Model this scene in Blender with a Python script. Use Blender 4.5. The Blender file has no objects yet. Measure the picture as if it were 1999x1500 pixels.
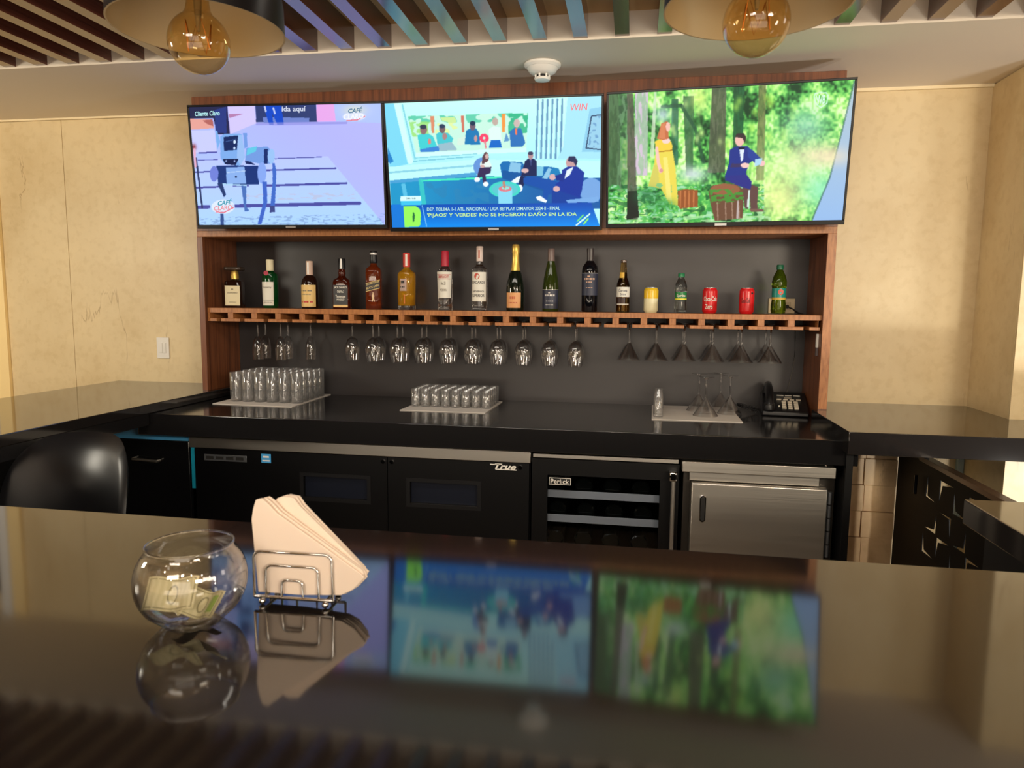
import bpy, bmesh, math, random
import numpy as np
from mathutils import Matrix, Vector
PI = math.pi
random.seed(7)
sc = bpy.context.scene
COL = sc.collection

# ------------------------------------------------------------------ camera, world, lights, exposure
cam_d = bpy.data.cameras.new('camera')
cam = bpy.data.objects.new('camera', cam_d); COL.objects.link(cam)
YAW, PITCH, ROLL = 0.1669, 0.1143, -0.0100
cy, sy, cp, sp = math.cos(YAW), math.sin(YAW), math.cos(PITCH), math.sin(PITCH)
fwd = Vector((-sy*cp, cy*cp, -sp)); rgt = Vector((cy, sy, 0)); dwn = fwd.cross(rgt)
r2 = rgt*math.cos(ROLL) + dwn*math.sin(ROLL); d2 = -rgt*math.sin(ROLL) + dwn*math.cos(ROLL)
m = Matrix.Identity(4)
for i in range(3):
    m[i][0] = r2[i]; m[i][1] = -d2[i]; m[i][2] = -fwd[i]
m[2][3] = 1.45
cam.matrix_world = m
cam_d.sensor_width = 36.0; cam_d.sensor_fit = 'HORIZONTAL'
cam_d.lens = 1399.5*36/1999
cam_d.clip_start = 0.02
cam_d.dof.use_dof = True; cam_d.dof.focus_distance = 3.4; cam_d.dof.aperture_fstop = 9.0
sc.camera = cam

w = bpy.data.worlds.new('room_light'); sc.world = w; w.use_nodes = True
w.node_tree.nodes['Background'].inputs[0].default_value = (0.8, 0.75, 0.7, 1)
w.node_tree.nodes['Background'].inputs[1].default_value = 0.15

def area_light(name, loc, target, sx, sy_, power, color, shape='RECTANGLE'):
    d = bpy.data.lights.new(name, 'AREA'); d.shape = shape; d.size = sx; d.size_y = sy_
    d.energy = power; d.color = color
    o = bpy.data.objects.new(name, d); COL.objects.link(o)
    o.location = loc
    o.rotation_euler = (Vector(target)-Vector(loc)).to_track_quat('-Z', 'Y').to_euler()
    return o
area_light('assumed_key_light', (2.75, -2.0, 2.22), (-0.5, 3.5, 1.35), 1.1, 0.45, 80, (1.0, 0.86, 0.66))  # assumed unseen source behind right, set from the direction of the bottle shadows
area_light('assumed_hall_light', (-0.9, -1.6, 2.42), (-2.2, 2.6, 1.2), 1.2, 0.6, 36, (1.0, 0.88, 0.72))  # assumed unseen lamp behind the camera, added to light the left side
area_light('front_hall_fill', (0.6, -3.6, 1.7), (-0.3, 3.0, 1.5), 3.0, 1.6, 36, (1.0, 0.88, 0.74))  # added broad fill standing in for a bright hall behind the camera
area_light('floor_bounce_fill', (0.2, -1.6, 0.35), (0.0, 1.2, 2.4), 3.6, 1.6, 46, (1.0, 0.86, 0.70))  # added upward lamp standing in for bounce from the hall floor
area_light('overhead_fill', (-0.6, 1.7, 2.40), (-0.6, 2.7, 0.95), 2.4, 0.25, 16, (1.0, 0.92, 0.80))  # added soft overhead fill to brighten the mats and back counter
area_light('side_fill', (3.9, 2.0, 2.2), (1.2, 3.4, 0.4), 0.8, 0.8, 8, (1.0, 0.86, 0.72))  # added unseen fill aimed at the blocks and gate below the ledge
area_light('left_wall_fill', (-3.95, 1.1, 1.85), (-3.0, 3.58, 0.95), 0.5, 0.5, 30, (1.0, 0.92, 0.76))  # added unseen fill that brightens the lower left wall
area_light('right_wall_fill', (1.9, 0.5, 1.5), (1.2, 3.58, 0.9), 0.4, 0.4, 11, (1.0, 0.90, 0.72))  # added off-frame fill for the lower wall right of the unit
area_light('passage_fill', (2.35, 1.97, 0.60), (1.30, 3.55, 0.50), 0.3, 0.12, 20, (0.93, 0.96, 1.0))  # added low lamp in the passage, brightens the wall behind the gate cut-outs
area_light('streak_fill', (1.72, 1.95, 0.66), (1.03, 3.52, 0.55), 0.05, 0.05, 7, (1.0, 0.94, 0.84))  # added small unseen lamp casting light streaks through the gate onto the blocks
area_light('under_bar_fill', (-0.6, 1.30, 0.915), (-0.6, 2.9, 0.62), 2.6, 0.05, 6, (1.0, 0.86, 0.68))  # added hidden fill for the equipment fronts behind the bar
for k_, (x_, y_) in enumerate(((-1.6, -0.9), (-0.5, -1.3), (0.7, -1.0), (1.7, -0.6), (-1.1, -2.6), (1.1, -2.4))):  # unseen point lamps added for sparkle on the bowl, bottles and glasses
    d_ = bpy.data.lights.new('sparkle_light', 'POINT'); d_.energy = 9; d_.color = (1.0, 0.88, 0.72); d_.shadow_soft_size = 0.045
    o_ = bpy.data.objects.new('sparkle_light', d_); COL.objects.link(o_); o_.location = (x_, y_, 2.38)
v = sc.view_settings
v.view_transform = 'Standard'; v.look = 'None'; v.gamma = 1.0; v.use_curve_mapping = False
v.exposure = 0.0
cyc = sc.cycles
cyc.max_bounces = 14; cyc.transmission_bounces = 14; cyc.glossy_bounces = 6; cyc.diffuse_bounces = 4
cyc.transparent_max_bounces = 64
cyc.sample_clamp_indirect = 4.0; cyc.caustics_refractive = False; cyc.caustics_reflective = False

# ------------------------------------------------------------------ helpers
def S(r, g, b):
    f = lambda c: (c/255/12.92) if c <= 10.31 else (((c/255)+0.055)/1.055)**2.4
    return (f(r), f(g), f(b), 1.0)

class B:
    """collects verts / faces of one mesh"""
    def __init__(s): s.v = []; s.f = []
    def add(s, vs, fs):
        n = len(s.v); s.v += [tuple(q) for q in vs]; s.f += [tuple(i+n for i in q) for q in fs]; return s
    def box(s, x0, x1, y0, y1, z0, z1):
        return s.add([(x0,y0,z0),(x1,y0,z0),(x1,y1,z0),(x0,y1,z0),(x0,y0,z1),(x1,y0,z1),(x1,y1,z1),(x0,y1,z1)],
                     [(0,3,2,1),(4,5,6,7),(0,1,5,4),(1,2,6,5),(2,3,7,6),(3,0,4,7)])
    def prism(s, pts, a, b, axis='y'):
        n = len(pts)
        if axis == 'y': q = [(p[0], a, p[1]) for p in pts] + [(p[0], b, p[1]) for p in pts]
        elif axis == 'x': q = [(a, p[0], p[1]) for p in pts] + [(b, p[0], p[1]) for p in pts]
        else: q = [(p[0], p[1], a) for p in pts] + [(p[0], p[1], b) for p in pts]
        return s.add(q, [tuple(range(n)), tuple(range(2*n-1, n-1, -1))] + [(i, (i+1) % n + 0, (i+1) % n + n, i+n) for i in range(n)])
    def lathe(s, prof, n=32, c=(0, 0, 0), p=2.0, closed=False):
        """prof = [(r, z)] or [(r, z, p)]; p > 2 squares the section"""
        rings = []
        for q in prof:
            r, z = q[0], q[1]; pp = q[2] if len(q) > 2 else p
            if r < 1e-6:
                rings.append([len(s.v)]); s.v.append((c[0], c[1], c[2]+z)); continue
            ring = []
            for k in range(n):
                t = 2*PI*(k+0.5)/n; ct, st = math.cos(t), math.sin(t)
                d = (abs(ct)**pp + abs(st)**pp)**(-1.0/pp) if pp != 2.0 else 1.0
                ring.append(len(s.v)); s.v.append((c[0]+r*d*ct, c[1]+r*d*st, c[2]+z))
            rings.append(ring)
        pairs = list(zip(rings[:-1], rings[1:]))
        if closed: pairs.append((rings[-1], rings[0]))
        for a, b in pairs:
            if len(a) == 1 and len(b) == 1: continue
            for k in range(n):
                k2 = (k+1) % n
                if len(a) == 1: s.f.append((a[0], b[k2], b[k]))
                elif len(b) == 1: s.f.append((a[k], a[k2], b[0]))
                else: s.f.append((a[k], a[k2], b[k2], b[k]))
        return s
    def tube(s, pts, r, n=8, closed=False):
        pts = [Vector(q) for q in pts]; m_ = len(pts); rings = []
        up = Vector((0, 0, 1))
        for i, q in enumerate(pts):
            a = pts[(i-1) % m_] if (closed or i > 0) else q
            b = pts[(i+1) % m_] if (closed or i < m_-1) else q
            t = (b-a).normalized() if (b-a).length > 1e-9 else Vector((0, 0, 1))
            u = t.cross(up)
            if u.length < 1e-3: u = t.cross(Vector((0, 1, 0)))
            u.normalize(); w_ = t.cross(u)
            ring = []
            for k in range(n):
                an = 2*PI*k/n
                ring.append(len(s.v)); s.v.append(tuple(q + (u*math.cos(an)+w_*math.sin(an))*r))
            rings.append(ring)
        prs = list(zip(rings[:-1], rings[1:])) + ([(rings[-1], rings[0])] if closed else [])
        for a, b in prs:
            for k in range(n):
                s.f.append((a[k], a[(k+1) % n], b[(k+1) % n], b[k]))
        if not closed:
            s.f.append(tuple(reversed(rings[0]))); s.f.append(tuple(rings[-1]))
        return s
    def sphere(s, c, r, n=16, m_=10, sz=1.0):
        prof = [(r*math.sin(PI*i/m_), -r*sz*math.cos(PI*i/m_)) for i in range(m_+1)]
        return s.lathe(prof, n, c)
    def patch(s, r0, r1, z0, z1, a0, a1, n=14, off=0.0006):
        """cylindrical label patch, angle 0 faces -y"""
        vs = []; fs = []
        for j, (r, z) in enumerate(((r0, z0), (r1, z1))):
            for k in range(n+1):
                a = a0+(a1-a0)*k/n
                vs.append(((r+off)*math.sin(a), -(r+off)*math.cos(a), z))
        for k in range(n): fs.append((k, k+1, k+n+2, k+n+1))
        return s.add(vs, fs)
    def shift(s, d):
        s.v = [(q[0]+d[0], q[1]+d[1], q[2]+d[2]) for q in s.v]; return s

def mesh_of(b, name, mat, smooth=35, fix=True):
    me = bpy.data.meshes.new(name)
    me.from_pydata(b.v, [], b.f); me.update()
    if fix:
        bm = bmesh.new(); bm.from_mesh(me); bmesh.ops.recalc_face_normals(bm, faces=bm.faces[:]); bm.to_mesh(me); bm.free()
    if mat: me.materials.append(mat)
    if smooth:
        me.polygons.foreach_set('use_smooth', [True]*len(me.polygons))
        me.set_sharp_from_angle(angle=math.radians(smooth))
    return me

def obj(name, b, mat, parent=None, smooth=35, bevel=0, loc=None, fix=True, world=False):
    """one mesh object; world=True: coordinates are world ones, made local to the parent"""
    if world and parent is not None:
        p = parent; off = Vector((0, 0, 0))
        while p is not None: off += p.location; p = p.parent
        b.shift(-off)
    if world and parent is None and loc is not None:
        b.shift((-loc[0], -loc[1], -loc[2]))
    o = bpy.data.objects.new(name, mesh_of(b, name, mat, smooth, fix)); COL.objects.link(o)
    if parent: o.parent = parent
    if loc: o.location = loc
    if bevel:
        md = o.modifiers.new('bevel', 'BEVEL'); md.width = bevel; md.segments = 2; md.limit_method = 'ANGLE'; md.angle_limit = math.radians(40)
    return o

def tag(o, label=None, cat=None, group=None, kind=None):
    if label: o['label'] = label
    if cat: o['category'] = cat
    if group: o['group'] = group
    if kind: o['kind'] = kind
    return o

def thing(name, label, cat, loc=(0, 0, 0), rz=0, group=None):
    o = bpy.data.objects.new(name, None); COL.objects.link(o)
    o.location = loc; o.rotation_euler = (0, 0, rz); o.empty_display_size = 0.05
    return tag(o, label, cat, group)

def dup(root, loc, rz=None, label=None):
    r = root.copy(); COL.objects.link(r); r.location = loc
    if rz is not None: r.rotation_euler[2] = rz
    if label: r['label'] = label
    for ch in list(root.children):
        c = ch.copy(); COL.objects.link(c); c.parent = r
        for g in ch.children:
            d = g.copy(); COL.objects.link(d); d.parent = c
    return r

def struct(name, b, mat, bevel=0, smooth=35):
    return tag(obj(name, b, mat, None, smooth, bevel), kind='structure')

_tc = {}
def text_geo(body, bold=0.0, shear=0.0):
    """letters as triangles / polygons in a 0..1 box"""
    key = (body, bold, shear)
    if key in _tc: return _tc[key]
    cu = bpy.data.curves.new('letters', 'FONT'); cu.body = body; cu.resolution_u = 3; cu.offset = bold; cu.shear = shear
    o = bpy.data.objects.new('letters', cu); COL.objects.link(o)
    dg = bpy.context.evaluated_depsgraph_get()
    me = bpy.data.meshes.new_from_object(o.evaluated_get(dg))
    vs = [tuple(q.co) for q in me.vertices]; fs = [tuple(q.vertices) for q in me.polygons]
    bpy.data.objects.remove(o); bpy.data.curves.remove(cu); bpy.data.meshes.remove(me)
    xs = [q[0] for q in vs]; ys = [q[1] for q in vs]
    x0, x1, y0, y1 = min(xs), max(xs), min(ys), max(ys)
    vs = [((q[0]-x0)/(x1-x0), (q[1]-y0)/(y1-y0)) for q in vs]
    _tc[key] = (vs, fs); return _tc[key]
def text_on(b, body, fn, bold=0.0, shear=0.0):
    """fn maps (s, t) in the 0..1 box to a 3-D point"""
    vs, fs = text_geo(body, bold, shear)
    return b.add([fn(*q) for q in vs], fs)
def flat_text(b, body, x0, x1, z0, z1, y, bold=0.0, shear=0.0):
    return text_on(b, body, lambda s, t: (x0+(x1-x0)*s, y, z0+(z1-z0)*t), bold, shear)
def curved_text(b, body, r, a0, a1, z0, z1, bold=0.0, off=0.0011, slope=0.0):
    def fn(s, t):
        a = a0+(a1-a0)*s
        return ((r+off)*math.sin(a), -(r+off)*math.cos(a), z0+(z1-z0)*t+slope*(s-0.5))
    return text_on(b, body, fn, bold)

# ------------------------------------------------------------------ materials
def mat(name, color, rough=0.5, metal=0.0, **k):
    m_ = bpy.data.materials.new(name); m_.use_nodes = True
    p = m_.node_tree.nodes['Principled BSDF']
    p.inputs['Base Color'].default_value = color if len(color) == 4 else (*color, 1)
    p.inputs['Roughness'].default_value = rough; p.inputs['Metallic'].default_value = metal
    for kk, vv in k.items():
        nm = {'trans': 'Transmission Weight', 'ior': 'IOR', 'coat': 'Coat Weight', 'coat_rough': 'Coat Roughness',
              'emit': 'Emission Color', 'emit_s': 'Emission Strength', 'spec': 'Specular IOR Level', 'alpha': 'Alpha', 'sheen': 'Sheen Weight'}[kk]
        p.inputs[nm].default_value = vv
    return m_
def N(m_, t, **k):
    n = m_.node_tree.nodes.new(t)
    for a, b_ in k.items():
        if a.startswith('i_'): n.inputs[a[2:].replace('_', ' ')].default_value = b_
        else: setattr(n, a, b_)
    return n
def L(m_, a, b_): m_.node_tree.links.new(a, b_)
def PB(m_): return m_.node_tree.nodes['Principled BSDF']
def ramp(m_, stops, interp='LINEAR'):
    r = N(m_, 'ShaderNodeValToRGB'); e = r.color_ramp.elements; r.color_ramp.interpolation = interp
    while len(e) < len(stops): e.new(0.5)
    for q, (p, c) in zip(e, stops): q.position = p; q.color = c
    return r
def bump(m_, src, strength=0.2, dist=0.002):
    b_ = N(m_, 'ShaderNodeBump'); b_.inputs['Strength'].default_value = strength; b_.inputs['Distance'].default_value = dist
    L(m_, src, b_.inputs['Height']); L(m_, b_.outputs[0], PB(m_).inputs['Normal'])

def grain(name, stops, scale=(60, 60, 2.2), rough=0.4, coat=0.0, coords='Position'):
    m_ = mat(name, stops[0][1], rough, coat=coat, coat_rough=0.15)
    g = N(m_, 'ShaderNodeNewGeometry'); mp = N(m_, 'ShaderNodeMapping'); mp.inputs['Scale'].default_value = scale
    L(m_, g.outputs['Position'], mp.inputs['Vector'])
    n1 = N(m_, 'ShaderNodeTexNoise'); n1.inputs['Scale'].default_value = 1.0; n1.inputs['Detail'].default_value = 6; n1.inputs['Distortion'].default_value = 0.6
    L(m_, mp.outputs[0], n1.inputs['Vector'])
    r = ramp(m_, stops); L(m_, n1.outputs['Fac'], r.inputs[0]); L(m_, r.outputs[0], PB(m_).inputs['Base Color'])
    bump(m_, n1.outputs['Fac'], 0.12, 0.001)
    return m_
WOOD = grain('walnut_veneer', [(0.25, S(74, 40, 24)), (0.45, S(106, 60, 35)), (0.6, S(126, 74, 44)), (0.8, S(86, 48, 28))])
WOODX = grain('walnut_lit_edge', [(0.25, S(136, 82, 44)), (0.5, S(168, 108, 60)), (0.75, S(186, 126, 76))], scale=(90, 20, 20))  # paler copy of the walnut; the edges' lit tone is in its colour
SLAT = grain('dark_slat_wood', [(0.25, S(66, 34, 24)), (0.5, S(92, 50, 36)), (0.75, S(76, 40, 28))], scale=(50, 2.5, 50), rough=0.24, coat=0.7)

def stone(name, base, dark, vein):
    m_ = mat(name, base, 0.42)
    g = N(m_, 'ShaderNodeNewGeometry')
    n1 = N(m_, 'ShaderNodeTexNoise', i_Scale=2.3, i_Detail=7.0, i_Roughness=0.62); L(m_, g.outputs['Position'], n1.inputs['Vector'])
    r1 = ramp(m_, [(0.32, dark), (0.52, base), (0.75, tuple(min(1, c*1.08) for c in base[:3])+(1,))]); L(m_, n1.outputs['Fac'], r1.inputs[0])
    n3 = N(m_, 'ShaderNodeTexNoise', i_Scale=26.0, i_Detail=4.0); L(m_, g.outputs['Position'], n3.inputs['Vector'])
    r3 = ramp(m_, [(0.34, (0.80, 0.74, 0.62, 1)), (0.5, (1, 1, 1, 1))]); L(m_, n3.outputs['Fac'], r3.inputs[0])
    mx = N(m_, 'ShaderNodeMix', data_type='RGBA', blend_type='MULTIPLY'); mx.inputs[0].default_value = 0.3
    L(m_, r1.outputs[0], mx.inputs[6]); L(m_, r3.outputs[0], mx.inputs[7])
    mp = N(m_, 'ShaderNodeMapping'); mp.inputs['Scale'].default_value = (2.6, 2.6, 0.55); mp.inputs['Location'].default_value = (3.1, 0.4, 1.7)
    L(m_, g.outputs['Position'], mp.inputs['Vector'])
    n2 = N(m_, 'ShaderNodeTexNoise', i_Scale=1.0, i_Detail=6.0, i_Roughness=0.6, i_Distortion=0.35); L(m_, mp.outputs[0], n2.inputs['Vector'])
    r2_ = ramp(m_, [(0.495, (0, 0, 0, 1)), (0.5, (0.7, 0.7, 0.7, 1)), (0.505, (0, 0, 0, 1))]); L(m_, n2.outputs['Fac'], r2_.inputs[0])
    n4 = N(m_, 'ShaderNodeTexNoise', i_Scale=3.0, i_Detail=3.0); L(m_, g.outputs['Position'], n4.inputs['Vector'])
    r4 = ramp(m_, [(0.54, (0, 0, 0, 1)), (0.68, (1, 1, 1, 1))]); L(m_, n4.outputs['Fac'], r4.inputs[0])
    mu = N(m_, 'ShaderNodeMath', operation='MULTIPLY'); L(m_, r2_.outputs[0], mu.inputs[0]); L(m_, r4.outputs[0], mu.inputs[1])
    m2 = N(m_, 'ShaderNodeMix', data_type='RGBA'); L(m_, mu.outputs[0], m2.inputs[0]); L(m_, mx.outputs[2], m2.inputs[6]); m2.inputs[7].default_value = vein
    L(m_, m2.outputs[2], PB(m_).inputs['Base Color'])
    return m_
STONE = stone('cream_stone', S(222, 201, 158), S(210, 186, 140), S(140, 104, 62))
BRICK = stone('tan_block', S(232, 200, 156), S(212, 176, 132), S(150, 110, 80))
PLASTER = mat('cream_plaster', S(226, 208, 172), 0.8)
CEILP = mat('tan_ceiling_paint', S(216, 184, 136), 0.8)
SOFFIT = mat('soffit_paint', S(226, 214, 196), 0.7)
def quartz(name, base, fleck, rough):
    m_ = mat(name, base, rough, ior=1.85)
    g = N(m_, 'ShaderNodeNewGeometry')
    vo = N(m_, 'ShaderNodeTexVoronoi', i_Scale=260.0); L(m_, g.outputs['Position'], vo.inputs['Vector'])
    r = ramp(m_, [(0.0, fleck), (0.12, fleck), (0.2, base), (1, base)]); L(m_, vo.outputs['Distance'], r.inputs[0])
    L(m_, r.outputs[0], PB(m_).inputs['Base Color'])
    return m_
QUARTZ = quartz('dark_quartz', S(30, 27, 26), S(52, 46, 42), 0.07)
QUARTZ2 = quartz('black_quartz', S(24, 23, 24), S(40, 38, 36), 0.12)
BLACK = mat('black_gloss', S(14, 14, 16), 0.12)
BLACKM = mat('black_satin', S(6, 6, 8), 0.36, spec=0.35)
GATEM = mat('gate_black', S(9, 9, 10), 0.5, spec=0.15)
DARK = mat('black_matte', S(20, 19, 19), 0.7)
RUB = mat('black_plastic', S(22, 22, 24), 0.32)
BACKP = mat('grey_laminate', S(50, 47, 48), 0.36)
LEATH = mat('black_leather', S(12, 12, 15), 0.34)
STEEL = mat('brushed_steel', S(205, 200, 192), 0.28, 1.0)
_n = N(STEEL, 'ShaderNodeTexNoise', i_Scale=1.0, i_Detail=3.0); _mp = N(STEEL, 'ShaderNodeMapping'); _mp.inputs['Scale'].default_value = (2, 2, 300)
_g = N(STEEL, 'ShaderNodeNewGeometry'); L(STEEL, _g.outputs['Position'], _mp.inputs['Vector']); L(STEEL, _mp.outputs[0], _n.inputs['Vector'])
_r = ramp(STEEL, [(0.3, (0.33, 0.33, 0.33, 1)), (0.7, (0.38, 0.38, 0.38, 1))]); L(STEEL, _n.outputs['Fac'], _r.inputs[0]); L(STEEL, _r.outputs[0], PB(STEEL).inputs['Roughness'])
CHROME = mat('chrome', S(225, 225, 225), 0.08, 1.0)
GREYM = mat('grey_metal', S(130, 134, 140), 0.35, 0.8)
WHITE = mat('white_plastic', S(232, 228, 220), 0.35)
PAPER = mat('white_paper', S(238, 228, 220), 0.75)
MAT_W = mat('white_mat', S(222, 214, 206), 0.6)
NAPK = mat('napkin_tissue', S(246, 228, 212), 0.9)
_n = N(NAPK, 'ShaderNodeTexNoise', i_Scale=220.0); bump(NAPK, _n.outputs['Fac'], 0.25, 0.001)
def thin_glass(name, tint, power=3.0, base=0.05, rough=0.03):
    m_ = bpy.data.materials.new(name); m_.use_nodes = True; nt = m_.node_tree; nt.nodes.remove(nt.nodes['Principled BSDF'])
    out = nt.nodes['Material Output']
    tr = N(m_, 'ShaderNodeBsdfTransparent'); tr.inputs[0].default_value = (*tint, 1)
    gs = N(m_, 'ShaderNodeBsdfGlossy'); gs.inputs['Roughness'].default_value = rough
    lw = N(m_, 'ShaderNodeLayerWeight'); lw.inputs[0].default_value = 0.5
    pw = N(m_, 'ShaderNodeMath', operation='POWER'); L(m_, lw.outputs['Facing'], pw.inputs[0]); pw.inputs[1].default_value = power
    ad = N(m_, 'ShaderNodeMath', operation='MULTIPLY_ADD'); L(m_, pw.outputs[0], ad.inputs[0]); ad.inputs[1].default_value = 0.9-base; ad.inputs[2].default_value = base
    mx = N(m_, 'ShaderNodeMixShader'); L(m_, ad.outputs[0], mx.inputs[0]); L(m_, tr.outputs[0], mx.inputs[1]); L(m_, gs.outputs[0], mx.inputs[2])
    L(m_, mx.outputs[0], out.inputs['Surface'])
    return m_
def frosted_glass(name):
    m_ = thin_glass(name, (0.96, 0.96, 0.96), 1.9, 0.10, 0.10); nt = m_.node_tree; out = nt.nodes['Material Output']
    src = out.inputs['Surface'].links[0].from_socket
    tl = N(m_, 'ShaderNodeBsdfTranslucent'); tl.inputs[0].default_value = (0.9, 0.9, 0.9, 1)
    df = N(m_, 'ShaderNodeBsdfDiffuse'); df.inputs[0].default_value = (0.85, 0.85, 0.85, 1)
    m1 = N(m_, 'ShaderNodeMixShader'); L(m_, tl.outputs[0], m1.inputs[1]); L(m_, df.outputs[0], m1.inputs[2])
    m2 = N(m_, 'ShaderNodeMixShader'); m2.inputs[0].default_value = 0.09; L(m_, src, m2.inputs[1]); L(m_, m1.outputs[0], m2.inputs[2]); L(m_, m2.outputs[0], out.inputs['Surface'])
    return m_
WGLASS = frosted_glass('tumbler_glass')
TGLASS = thin_glass('thin_clear_glass', (0.985, 0.985, 0.985), 2.3, 0.06)
AMBER = thin_glass('amber_bulb_glass', (0.97, 0.83, 0.56), 3.0, 0.06)
PANE = thin_glass('tinted_pane', (0.82, 0.84, 0.87), 4.0, 0.03)
GLASS = mat('clear_glass', (1, 1, 1, 1), 0.0, trans=1.0, ior=1.46)
SHADEIN = mat('cream_enamel', S(232, 212, 170), 0.5)
SHADEOUT = mat('black_enamel', S(18, 16, 18), 0.3)
BLUEFILM = mat('light_blue_film', S(96, 190, 250), 0.35)
TEALFILM = mat('teal_film', S(20, 140, 170), 0.4)
FLOORM = mat('floor_tile', S(150, 128, 104), 0.35)
def ink(name, r, g, b, rough=0.45, metal=0.0): return mat(name, S(r, g, b), rough, metal)
# ------------------------------------------------------------------ the room
ZC, ZB, ZK, YW = 2.421, 0.988, 0.945, 3.585      # soffit, bar tops, back counter, stone wall plane
struct('floor', B().box(-5.0, 5.0, -5.0, 3.9, -0.1, 0), FLOORM)
ceiling = tag(bpy.data.objects.new('ceiling', None), kind='structure'); COL.objects.link(ceiling); ceiling.location = (0, 1, 2.5)
obj('ceiling_board', B().box(-5.0, 5.0, -5.0, 2.80, 2.515, 2.60), CEILP, ceiling, world=True)
obj('soffit', B().box(-5.0, 5.0, 2.80, 3.9, ZC, 2.60), SOFFIT, ceiling, world=True)
slat_me = None
for k in range(-31, 24):
    xr = 0.106 + 0.1523*k
    if xr < -4.6 or xr > 3.6: continue
    if slat_me is None:
        slat_me = mesh_of(B().box(-0.052, 0, -3.6/2, 3.6/2, 0, 0.087), 'slat', SLAT)
    o = bpy.data.objects.new('slat', slat_me); COL.objects.link(o); o.parent = ceiling
    o.location = Vector((xr, 2.7995-1.8, 2.4275)) - ceiling.location
# stone walls
struct('wall_left', B().box(-5.1, -5.0, -5.0, 3.9, 0, 2.6), PLASTER)
wb = struct('wall_back', B().box(-5.0, -2.135, YW+0.012, 3.9, 0, 2.6).box(-2.135, 0.835, 3.632, 3.9, 0, 2.6).box(0.835, 5.0, YW+0.012, 3.9, 0, 2.6), PLASTER)
for (x0, x1, z0, z1) in ((-3.117, -2.14, 0.0, 2.411), (-3.535, -3.120, 0.0, 2.411), (0.84, 1.533, 0.94, 2.408), (1.24, 1.533, 0, 0.94)):
    obj('stone_panel', B().box(x0, x1, YW, YW+0.011, z0, z1), STONE, wb, bevel=0.001, world=True)
# block facing under the ledge
for r in range(7):
    z0 = 0.115 + r*0.1275 - 0.02
    for c, (x0, x1) in enumerate(((0.83, 1.092+0.006*(r % 2)), (1.095+0.006*(r % 2), 1.238))):
        d = (0.006 if (r+c) % 2 else 0.0) + random.uniform(0, 0.002)
        obj('block', B().box(x0, x1, 3.555-d, YW+0.01, z0, z0+0.1255), BRICK, wb, bevel=0.0015, world=True)
pil = struct('wall_right_pillar', B().box(1.533, 3.2, 3.215, 3.9, 0, 2.6), PLASTER)
pil.name = 'wall_right'
obj('stone_panel', B().box(1.527, 1.533, 3.2155, YW, 0, ZC-0.005), STONE, pil, bevel=0.001, world=True)
obj('stone_panel', B().box(1.527, 2.1, 3.201, 3.215, 0, ZC-0.005), STONE, pil, bevel=0.001, world=True)
struct('wall_far_right', B().box(4.9, 5.0, -5, 3.9, 0, 2.6), PLASTER)
struct('wall_rear', B().box(-5.1, 5.0, -5.1, -5.0, 0, 2.6), PLASTER)
GLOWC = mat('cove_glow_paint', S(244, 226, 186), 0.5)  # pale colour stands in for the cove light along the wall top
struct('cove_glow_1', B().box(-3.535, -2.14, YW-0.012, YW, 2.412, 2.421), GLOWC)
struct('cove_glow_2', B().box(0.845, 1.527, YW-0.012, YW, 2.408, 2.421), GLOWC)
struct('trim_3', B().box(-3.62, -3.536, YW-0.02, YW+0.011, 0.0, 2.421), mat('lit_reveal_yellow', S(250, 222, 160), 0.45), bevel=0.002)  # wall-end reveal; its lit tone is put into the yellow
struct('trim_4', B().box(-3.685, -3.621, YW-0.03, YW+0.011, 0.0, 2.421), mat('white_jamb', S(236, 236, 236), 0.4), bevel=0.002)
struct('door_1', B().box(-4.55, -3.687, YW-0.01, YW+0.011, 0.0, 2.3), mat('dark_door', S(40, 32, 28), 0.4))
struct('trim_5', B().box(1.500, 1.526, 3.56, 3.584, 0.0, 0.9), mat('pale_blue_trim', S(178, 204, 214), 0.5))
# light switch on the left part of the back wall
t = thing('light_switch', 'white double rocker light switch on the cream stone wall beside the wood panel', 'switch', (-2.56, YW, 1.177))
obj('cover_plate', B().box(-2.597, -2.523, YW-0.008, YW-0.0005, 1.119, 1.235), WHITE, t, bevel=0.002, world=True)
obj('rocker', B().box(-2.58, -2.562, YW-0.0115, YW-0.007, 1.15, 1.205), WHITE, t, bevel=0.001, world=True)
obj('rocker', B().box(-2.558, -2.54, YW-0.0115, YW-0.007, 1.15, 1.205), WHITE, t, bevel=0.001, world=True)

# ------------------------------------------------------------------ wooden back-bar unit
XL, XR, YF, YN = -2.1475, 0.845, 3.30, 3.61
u = thing('back_bar_unit', 'walnut back-bar surround with grey back, bottle shelf and slotted glass rack', 'shelf unit', (-0.65, 3.45, ZK))
obj('side_panel', B().box(XL, XL+0.03, YF, YN, ZK, 1.754), WOOD, u, bevel=0.001, world=True)
obj('side_panel', B().box(XR-0.038, XR, YF, YN, ZK, 1.754), WOOD, u, bevel=0.001, world=True)
obj('header', B().box(XL, XR, YF, YW-0.013, 1.782, 2.4205), WOOD, u, bevel=0.001, world=True)
obj('header_lip', B().box(XL+0.001, XR-0.001, YF-0.001, YN-0.001, 1.754, 1.782), WOODX, u, bevel=0.001, world=True)
obj('back_panel', B().box(XL+0.03, XR-0.038, YN, YN+0.008, ZK, 1.754), BACKP, u, world=True)
obj('lit_edge_strip', B().box(XR-0.037, XR-0.001, YF-0.002, YF, ZK+0.05, 1.754), WOODX, u, world=True)  # thin strip with the lit tone of the front edge in its colour
sh = obj('shelf_board', B().box(XL+0.03, XR-0.038, 3.32, YN-0.001, 1.381, 1.405), WOODX, u, bevel=0.001, world=True)
gap0, pitch = -2.057, 0.1274
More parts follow.
